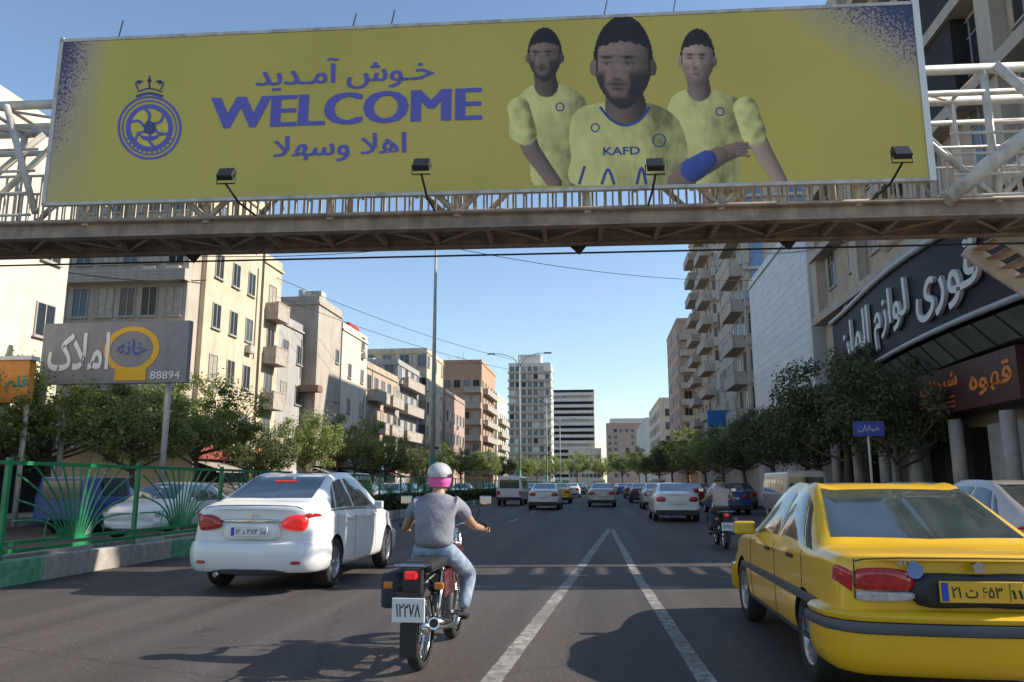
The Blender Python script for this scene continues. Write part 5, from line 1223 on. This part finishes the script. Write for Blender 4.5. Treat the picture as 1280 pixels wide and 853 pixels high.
# van and pickup
def van(label, loc, m, pick=False, group=None, rz=0):
    r = thing('pickup_truck' if pick else 'van', label, 'pickup' if pick else 'van', loc, rz, group)
    if pick:
        b = MB().prism([(-.85, .35), (.85, .35), (.85, .95), (-.85, .95)], -2.2, .1).build('cargo_bed', m, r); bevel(b, .04)
        c = MB().prism([(-.86, .35), (.86, .35), (.86, .95), (.70, 1.62), (-.70, 1.62), (-.86, .95)], .15, 2.3).build('cab', m, r); bevel(c, .07, 3)
        MB().box(-.62, .62, .13, .148, 1.02, 1.48).build('rear_window', M_cglass, r); MB().box(-.6, .6, 2.302, 2.32, 1.0, 1.5).build('windscreen', M_cglass, r)
        top, yf = 1.62, 2.3
    else:
        c = MB().prism([(-.85, .35), (.85, .35), (.87, 1.0), (.74, 1.85), (.6, 1.92), (-.6, 1.92), (-.74, 1.85), (-.87, 1.0)], -2.1, 2.1).build('body', m, r); bevel(c, .08, 3)
        MB().box(-.64, .64, -2.12, -2.103, 1.12, 1.68).build('rear_window', M_cglass, r); MB().box(-.64, .64, 2.103, 2.12, 1.08, 1.68).build('windscreen', M_cglass, r)
    for s in (-1, 1):
        for y0_, y1_ in (((.45, 1.6),) if pick else ((-1.8, -.6), (-.5, .5), (.6, 1.7))):
            MB().add([(s*.842+s*.02, y0_, 1.08), (s*.842+s*.02, y1_, 1.08), (s*.775+s*.012, y1_, 1.60), (s*.775+s*.012, y0_, 1.60)], [(0,1,2,3)]).build('side_window', M_cglass, r)
        for y in (-1.4, 1.4): wheel(r, s*.74, y, .32, .2, s, 5)
        MB().box(s*.72-.1, s*.72+.1, -2.25 if pick else -2.15, -2.2 if pick else -2.1, .7, .95).build('tail_lamp', M_lampr, r)
    MB().box(-.85, .85, -2.3 if pick else -2.2, -2.2 if pick else -2.08, .35, .55).build('bumper', M_plast, r)
    MB().box(-.26, .26, -2.32 if pick else -2.22, -2.302 if pick else -2.205, .6, .72).build('number_plate', M_plw, r)
    return r
vprot = van('x', (0, -60, 0), M_cwhite); pprot = van('x', (0, -70, 0), paint('paint_navy', (.03, .07, .24)), True)
KM = kidmap()
PC = {'white': M_cwhite, 'silver': M_silver, 'yellow': M_taxi, 'orange': paint('paint_orange', (.70, .26, .03)), 'black': paint('paint_black', (.012, .012, .014)), 'navy': MATS['paint_navy'], 'grey': paint('paint_grey', (.12, .125, .13)), 'red': paint('paint_red', (.35, .02, .02)), 'green': paint('paint_green', (.03, .12, .08)), 'beige': MATS['paint_beige'], 'blue': paint('paint_blue', (.03, .14, .45))}
used = {'s': False, 'v': False, 'p': False}
def traffic(kind, col, x, y, rz, lab, grp, nm=None, cat=None):
    pr = {'s': proto, 'v': vprot, 'p': pprot}[kind]
    if not used[kind]: o = pr; used[kind] = True
    else: o = copy_tree(pr, KM)
    o.location = (x, y, 0); o.rotation_euler[2] = rz; o['label'] = lab; o['group'] = grp
    if nm: o.name = nm
    if cat: o['category'] = cat
    for c in o.children_recursive:
        if c.name.split('.')[0] in ('body', 'cab', 'cargo_bed', 'mirror'):
            c.material_slots[0].link = 'OBJECT'; c.material_slots[0].material = PC[col]
    return o
G1 = 'cars ahead on the same carriageway'; G2 = 'cars beyond the median fence'; G3 = 'cars parked along the right kerb'
for a in (('s', 'white', 2.9, 33, .0, 'white saloon ahead, seen just left of the yellow taxi roof', G1), ('s', 'orange', .2, 64, 0, 'orange yellow taxi in the distance, middle of the road', G1, 'taxi', 'taxi'), ('s', 'yellow', -3.0, 60, 0, 'second distant yellow taxi, one lane left of the orange one', G1, 'taxi', 'taxi'),
    ('s', 'silver', 3.2, 47, .0, 'silver saloon two cars ahead of the yellow taxi', G1), ('v', 'white', -.2, 92, 0, 'white van straight ahead in the distance', G1), ('s', 'navy', 6.1, 40, 0, 'dark blue saloon in the right lane ahead', G1), ('s', 'black', 3.1, 62, 0, 'black saloon in the right half of the road ahead', G1),
    ('s', 'silver', -6.2, 74, 0, 'silver saloon close to the median fence in the distance', G1), ('s', 'red', 6.2, 56, 0, 'dark red saloon in the right lane ahead', G1), ('s', 'white', -2.9, 84, 0, 'small white saloon far ahead left of the distant van', G1), ('s', 'grey', 3.2, 80, 0, 'grey saloon far ahead, right of the distant van', G1), ('s', 'white', .1, 120, 0, 'farthest white saloon at the vanishing point', G1),
    ('s', 'blue', 3.0, 104, 0, 'small blue saloon far down the road', G1), ('s', 'white', -3.1, 46, 0, 'white saloon in the second lane, well ahead of the near motorcycle', G1), ('v', 'white', -5.9, 54, 0, 'white van close to the median ahead', G1), ('s', 'silver', .1, 52, 0, 'silver saloon straight ahead behind the orange taxi', G1), ('s', 'white', 6.1, 70, 0, 'white saloon far ahead in the right lane', G1), ('v', 'silver', 6.2, 88, 0, 'silver van far ahead in the right lane', G1),
    ('s', 'white', -6.0, 92, 0, 'white saloon far ahead beside the median', G1), ('s', 'beige', -2.9, 108, 0, 'beige saloon far down the second lane', G1), ('s', 'white', 3.1, 132, 0, 'tiny white saloon near the end of the street, right of centre', G1), ('s', 'grey', -3.0, 134, 0, 'tiny grey saloon near the end of the street, left of centre', G1), ('v', 'white', .2, 150, 0, 'tiny white van at the end of the street', G1), ('s', 'black', -6.1, 116, 0, 'tiny black saloon beside the median far ahead', G1),
    ('s', 'white', 7.9, 21.5, .02, 'white saloon parked at the right kerb behind the taxi roof', G3), ('s', 'silver', 7.95, 27.5, 0, 'silver saloon parked second along the right kerb', G3), ('v', 'beige', 7.95, 34, 0, 'beige van parked at the right kerb by the shops', G3), ('s', 'grey', 7.95, 48, 0, 'grey saloon parked farther along the right kerb', G3), ('s', 'white', 7.95, 66, 0, 'white saloon parked farthest along the right kerb', G3),
    ('s', 'white', -12.0, 21.5, math.pi, 'white saloon coming the other way behind the sunburst fence, far left', G2), ('p', 'navy', -15.6, 24, math.pi, 'dark blue pickup behind the fence at the left edge', G2), ('s', 'blue', -12.2, 29, math.pi, 'blue saloon behind the fence above the white sedan roof', G2), ('s', 'silver', -15.8, 33, math.pi, 'silver saloon in the far lane behind the fence', G2), ('v', 'white', -12.2, 37, math.pi, 'white van behind the fence right of the near sedan', G2),
    ('s', 'navy', -15.7, 42, math.pi, 'navy saloon in the far lane left of the lamp post', G2), ('s', 'white', -12.3, 46.5, math.pi, 'white saloon behind the fence left of the lamp post', G2), ('s', 'black', -15.8, 52, math.pi, 'black saloon in the far lane behind the lamp post', G2), ('s', 'silver', -12.2, 57, math.pi, 'silver saloon behind the fence right of the lamp post', G2), ('s', 'green', -15.8, 64, math.pi, 'green saloon in the far lane in the distance', G2), ('s', 'white', -12.2, 70, math.pi, 'distant white saloon behind the fence', G2),
    ('s', 'grey', -18.3, 28, 0, 'grey saloon parked at the far left pavement under the big tree', G2), ('s', 'white', -18.4, 36, 0, 'white saloon parked at the far left pavement by the lit tree', G2), ('s', 'red', -18.4, 44, 0, 'red saloon parked at the far left pavement', G2), ('s', 'silver', -18.4, 55, 0, 'silver saloon parked at the far left pavement farther on', G2), ('s', 'navy', -12.2, 88, math.pi, 'distant navy saloon behind the fence', G2)):
    traffic(*a)
# ------------------------------------------------------------------ motorcycle and rider
def motorcycle(name, label, loc, rz=0.):
    r = thing(name, label, 'motorcycle', loc, rz)
    def wh(y):
        o = MB().lathe([(.245, -.045), (.285, -.05), (.302, -.025), (.305, 0), (.302, .025), (.285, .05), (.245, .045)], 32).build('wheel', M_tyre, r, (0, y, .305))
        q = MB().lathe([(.248, -.035), (.225, -.03), (.225, .03), (.248, .035)], 28); q.lathe([(.001, -.07), (.05, -.07), (.05, .07), (.001, .07)], 14)
        for k in range(18):
            a = k*math.pi/9; q.tube([(.03*(-1)**k, .04*math.cos(a), .04*math.sin(a)), (0, .23*math.cos(a+.3*(-1)**k), .23*math.sin(a+.3*(-1)**k))], .0025, 3)
        q.build('rim', M_chrome, o)
    wh(-.62); wh(.66)
    def P(nm, mb, m, bv=0):
        o = mb.build(nm, m, r)
        if bv: bevel(o, bv, 2)
        return o
    P('rear_mudguard', MB().add([(x, -.62-math.cos(a)*.345, .305+math.sin(a)*.345) for a in [R_(q) for q in range(-5, 110, 10)] for x in (-.07, .07)], [(2*i, 2*i+1, 2*i+3, 2*i+2) for i in range(11)]), M_black)
    P('mud_flap', MB().box(-.065, .065, -1.0, -.985, .16, .40), M_plast)
    P('frame', MB().tube([(0, -.62, .62), (0, -.1, .68), (0, .35, .82), (0, .42, .72)], .025, 8).tube([(0, .40, .72), (0, .25, .3), (0, -.2, .26), (0, -.3, .62)], .02, 8), M_black)
    P('seat', MB().box(-.13, .13, -.80, .05, .74, .83), mat('seat_vinyl', (.02, .02, .022), .5, vary=.2), .04)
    P('fuel_tank', MB().prism([(-.13, .70), (-.15, .82), (-.09, .92), (.09, .92), (.15, .82), (.13, .70)], .05, .46), paint('tank_maroon', (.09, .015, .015)), .05)
    for s in (-1, 1):
        P('side_cover', MB().box(s*.10, s*.15, -.42, -.02, .50, .72), MATS['tank_maroon'], .03)
        P('shock_absorber', MB().tube([(s*.13, -.60, .33), (s*.12, -.42, .72)], .022, 8), M_chrome)
        P('swing_arm', MB().tube([(s*.10, -.62, .305), (s*.09, -.1, .36)], .018, 6), M_chrome)
        P('fork_leg', MB().tube([(s*.09, .66, .305), (s*.09, .42, .98)], .024, 8), M_chrome)
        P('foot_peg', MB().tube([(s*.12, -.08, .33), (s*.30, -.08, .34)], .014, 6), M_chrome)
        P('foot_peg', MB().tube([(s*.12, -.40, .40), (s*.27, -.42, .41)], .013, 6), M_chrome)
        P('indicator', MB().tube([(s*.09, -.86, .66), (s*.17, -.87, .66)], .008, 5).lathe([(.001, s*.165), (.032, s*.17), (.032, s*.215), (.001, s*.225)], 12).build('x', None) and MB().tube([(s*.09, -.86, .66), (s*.19, -.87, .66)], .01, 5), M_black) if False else None
        P('indicator', MB().box(s*.20-.035, s*.20+.035, -.89, -.85, .635, .685), M_lampo, .01); P('indicator_stem', MB().tube([(s*.06, -.86, .66), (s*.165, -.865, .66)], .008, 5), M_black)
        P('handlebar', MB().tube([(0, .40, 1.02), (s*.12, .40, 1.06), (s*.30, .28, 1.08), (s*.38, .20, 1.06)], .012, 6), M_chrome)
        P('grip', MB().tube([(s*.30, .275, 1.08), (s*.41, .175, 1.055)], .018, 8), M_plast)
        P('mirror_stem', MB().tube([(s*.27, .30, 1.08), (s*.34, .27, 1.28)], .006, 5), M_black); P('mirror', MB().box(s*.37-.055, s*.37+.055, .26, .275, 1.24, 1.32), M_chrome, .012)
    P('exhaust', MB().tube([(.11, .25, .30), (.14, -.05, .24), (.17, -.35, .30), (.18, -.95, .40)], [.02, .022, .036, .044], 12), M_chrome)
    P('exhaust_tip', MB().tube([(.1803, -.951, .401), (.1804, -.956, .4015)], .034, 12), M_plast)
    P('engine', MB().box(-.13, .13, -.05, .22, .26, .50).box(-.09, .09, .10, .30, .50, .66), mat('engine_alloy', (.22, .22, .22), .4, .6, vary=.2), .02)
    P('chain_cover', MB().box(-.125, -.10, -.62, -.05, .30, .42), M_black, .01)
    P('rack', MB().tube([(-.11, -.62, .80), (-.11, -1.02, .82), (.11, -1.02, .82), (.11, -.62, .80)], .010, 6).tube([(-.11, -.85, .815), (.11, -.85, .815)], .008, 5), M_chrome)
    P('tail_lamp', MB().box(-.045, .045, -.99, -.92, .715, .775), M_lampl, .012)
    P('tail_housing', MB().box(-.075, .075, -.93, -.84, .60, .79), M_black, .015)
    plate(r, -1.015, .50, .25, .175, shape('۱۲۲۷۸') if False else '\u06f1\u06f2\u06f2\u06f7\u06f8', M_plw, 0, False)
    P('plate_bracket', MB().box(-.10, .10, -1.003, -.985, .41, .62), M_black)
    P('head_lamp', MB().lathe([(.001, .52), (.07, .52), (.09, .60), (.085, .62), (.001, .625)], 18, 'y'), M_chrome).location = (0, 0, .93)
    P('front_mudguard', MB().add([(x, .66+math.cos(a)*.34, .305+math.sin(a)*.34) for a in [R_(q) for q in range(20, 150, 12)] for x in (-.06, .06)], [(2*i, 2*i+1, 2*i+3, 2*i+2) for i in range(10)]), MATS['tank_maroon'])
    P('kick_stand', MB().tube([(-.12, -.05, .28), (-.20, -.25, .12)], .012, 5), M_black)
    P('saddle_bag', MB().box(-.31, -.16, -.72, -.36, .46, .74), mat('bag_canvas', (.05, .055, .07), .85, vary=.2), .04)
    return r
mc = motorcycle('motorcycle', 'dark motorcycle seen from behind in the middle of the road with a white number plate', (-1.42, 7.0, 0), R_(-1))
def skin(name, verts, edges, m, parent, sub=2, root=0):
    me = bpy.data.meshes.new(name); me.from_pydata([v[:3] for v in verts], edges, []); o = bpy.data.objects.new(name, me); COL.objects.link(o)
    sm = o.modifiers.new('s', 'SKIN'); sm.use_smooth_shade = True
    for i, v in enumerate(verts):
        q = me.skin_vertices[0].data[i]; q.radius = (v[3], v[4] if len(v) > 4 else v[3]); q.use_root = (i == root)
    sb_ = o.modifiers.new('u', 'SUBSURF'); sb_.levels = sub; sb_.render_levels = sub
    dg = bpy.context.evaluated_depsgraph_get(); n = bpy.data.meshes.new_from_object(o.evaluated_get(dg)); bpy.data.objects.remove(o)
    n.materials.clear(); n.materials.append(m); n.name = name
    for p in n.polygons: p.use_smooth = True; p.material_index = 0
    return link(name, n, parent)
def rider(label, loc, rz, shirt, trouser, skinm, hcol=('helmet_white', (.42, .42, .44)), scarf=True):
    r = thing('person', label, 'person', loc, rz)
    # body: pelvis, spine, neck, head, arms, hands (origin at the ground under the saddle)
    V = []; E_ = []
    def add(x, y, z, a, b=None, p=None):
        V.append((x, y, z, a, b or a)); 
        if p is not None: E_.append((p, len(V)-1))
        return len(V)-1
    pel = add(0, -.18, .93, .12, .10); sp1 = add(0, -.16, 1.08, .12, .09, pel); sp2 = add(0, -.10, 1.24, .14, .10, sp1); nk = add(0, -.03, 1.40, .055, .055, sp2); hd0 = add(0, .0, 1.47, .06, .065, nk); hd1 = add(0, .01, 1.55, .075, .09, hd0); add(0, .0, 1.63, .062, .07, hd1)
    for s in (-1, 1):
        sh_ = add(s*.17, -.08, 1.33, .06, .06, sp2); el = add(s*.30, .04, 1.12, .042, .042, sh_); wr = add(s*.36, .20, 1.09, .028, .028, el)
        hand = add(s*.37, .26, 1.095, .036, .020, wr)
        for q, (dx, ln) in enumerate(((-.03, .055), (-.01, .065), (.01, .062), (.03, .05))):
            k1 = add(s*(.37)+dx*.9, .30, 1.10, .0095, .0095, hand); k2 = add(s*.37+dx, .315, 1.075, .009, .009, k1); add(s*.37+dx, .295, 1.050, .008, .008, k2)
        t1 = add(s*.335, .25, 1.075, .010, .010, hand); add(s*.335, .285, 1.05, .009, .009, t1)
    skin('body', V, E_, skinm, r, 2)
    V = []; E_ = []; p = add(0, -.19, .93, .185, .155); p1 = add(0, -.18, 1.03, .185, .15, p); a = add(0, -.16, 1.13, .18, .14, p1); b = add(0, -.11, 1.26, .19, .145, a); add(0, -.06, 1.375, .115, .11, b)
    for s in (-1, 1):
        q = add(s*.165, -.09, 1.31, .080, .085, b); q = add(s*.21, -.05, 1.27, .074, .074, q); add(s*.268, .01, 1.18, .062, .062, q)
    sh_ = skin('shirt', V, E_, shirt, r, 2)
    V = []; E_ = []; p = add(0, -.17, .92, .155, .13); add(0, -.17, 1.0, .15, .12, p)
    for s in (-1, 1):
        h = add(s*.11, -.12, .90, .105, .10, p); kn = add(s*.24, .22, .70, .075, .075, h); an = add(s*.22, .02, .42, .055, .055, kn)
    skin('trousers', V, E_, trouser, r, 2)
    for s in (-1, 1):
        V = []; E_ = []; a = add(s*.22, -.03, .40, .048, .045); b = add(s*.22, .06, .36, .045, .038, a); add(s*.225, .16, .35, .038, .028, b)
        skin('shoe', V, E_, mat('shoe_black', (.02, .018, .016), .6, vary=.2), r, 2)
    hair = MB()
    vs = []; fs = []; nu, nv = 16, 8
    for j in range(nv+1):
        t = j/nv*math.pi*.60
        for i in range(nu):
            a = 2*math.pi*i/nu; vs.append((.112*math.sin(t)*math.cos(a), -.005+.128*math.sin(t)*math.sin(a), 1.575+.100*math.cos(t)))
    for j in range(nv):
        for i in range(nu): q = (i+1) % nu; fs.append((j*nu+i, j*nu+q, (j+1)*nu+q, (j+1)*nu+i))
    hair.add(vs, fs, True); o = hair.build('helmet', mat(hcol[0], hcol[1], .35, vary=.1, coat=.4), r)
    MB().lathe([(.116, 1.575), (.119, 1.56), (.116, 1.547)], 20, 'z').build('helmet_rim', M_black, r)
    if scarf: MB().lathe([(.100, 1.545), (.106, 1.53), (.098, 1.49), (.085, 1.46)], 20, 'z').build('scarf', mat('scarf_pink', (.75, .12, .38), .7, vary=.1), r)
    for s in (-1, 1):
        MB().lathe([(.001, 0), (.022, .0), (.03, .012), (.02, .02), (.001, .02)], 10).build('ear', skinm, r, (s*.088-.01, .0, 1.535))
    fc = MB(); 
    for s in (-1, 1): fc.box(s*.03-.012, s*.03+.012, .083, .092, 1.545, 1.556)
    fc.build('eyes', M_black, r); MB().prism([(-.014, 1.505), (.014, 1.505), (.004, 1.55), (-.004, 1.55)], .085, .115).build('nose', skinm, r); MB().box(-.025, .025, .085, .094, 1.482, 1.49).build('mouth', mat('lips', (.3, .1, .09), .6, vary=0), r)
    return r
M_skin = mat('skin_tan', (.36, .20, .13), .55, vary=.08, scale=8)
rider('person in grey shirt, pink scarf and pale jeans riding the near motorcycle', (-1.42, 6.98, -.06), R_(-1), mat('shirt_grey', (.22, .22, .25), .85, vary=.22, scale=9, bump=1.0, bscale=7), mat('jeans_pale', (.24, .30, .39), .85, vary=.3, scale=12, bump=1.0, bscale=8), M_skin)
# far motorcyclist and small details
m2 = motorcycle('motorcycle', 'smaller dark motorcycle ahead, half hidden by the taxi front', (2.75, 19.0, 0))
rider('person in a pale beige shirt on the smaller motorcycle ahead of the taxi', (2.75, 18.98, -.06), 0, mat('shirt_beige', (.42, .36, .30), .8, vary=.2), mat('trouser_dark', (.05, .05, .06), .85, vary=.15), M_skin, ('helmet_black', (.02, .02, .022)), False)
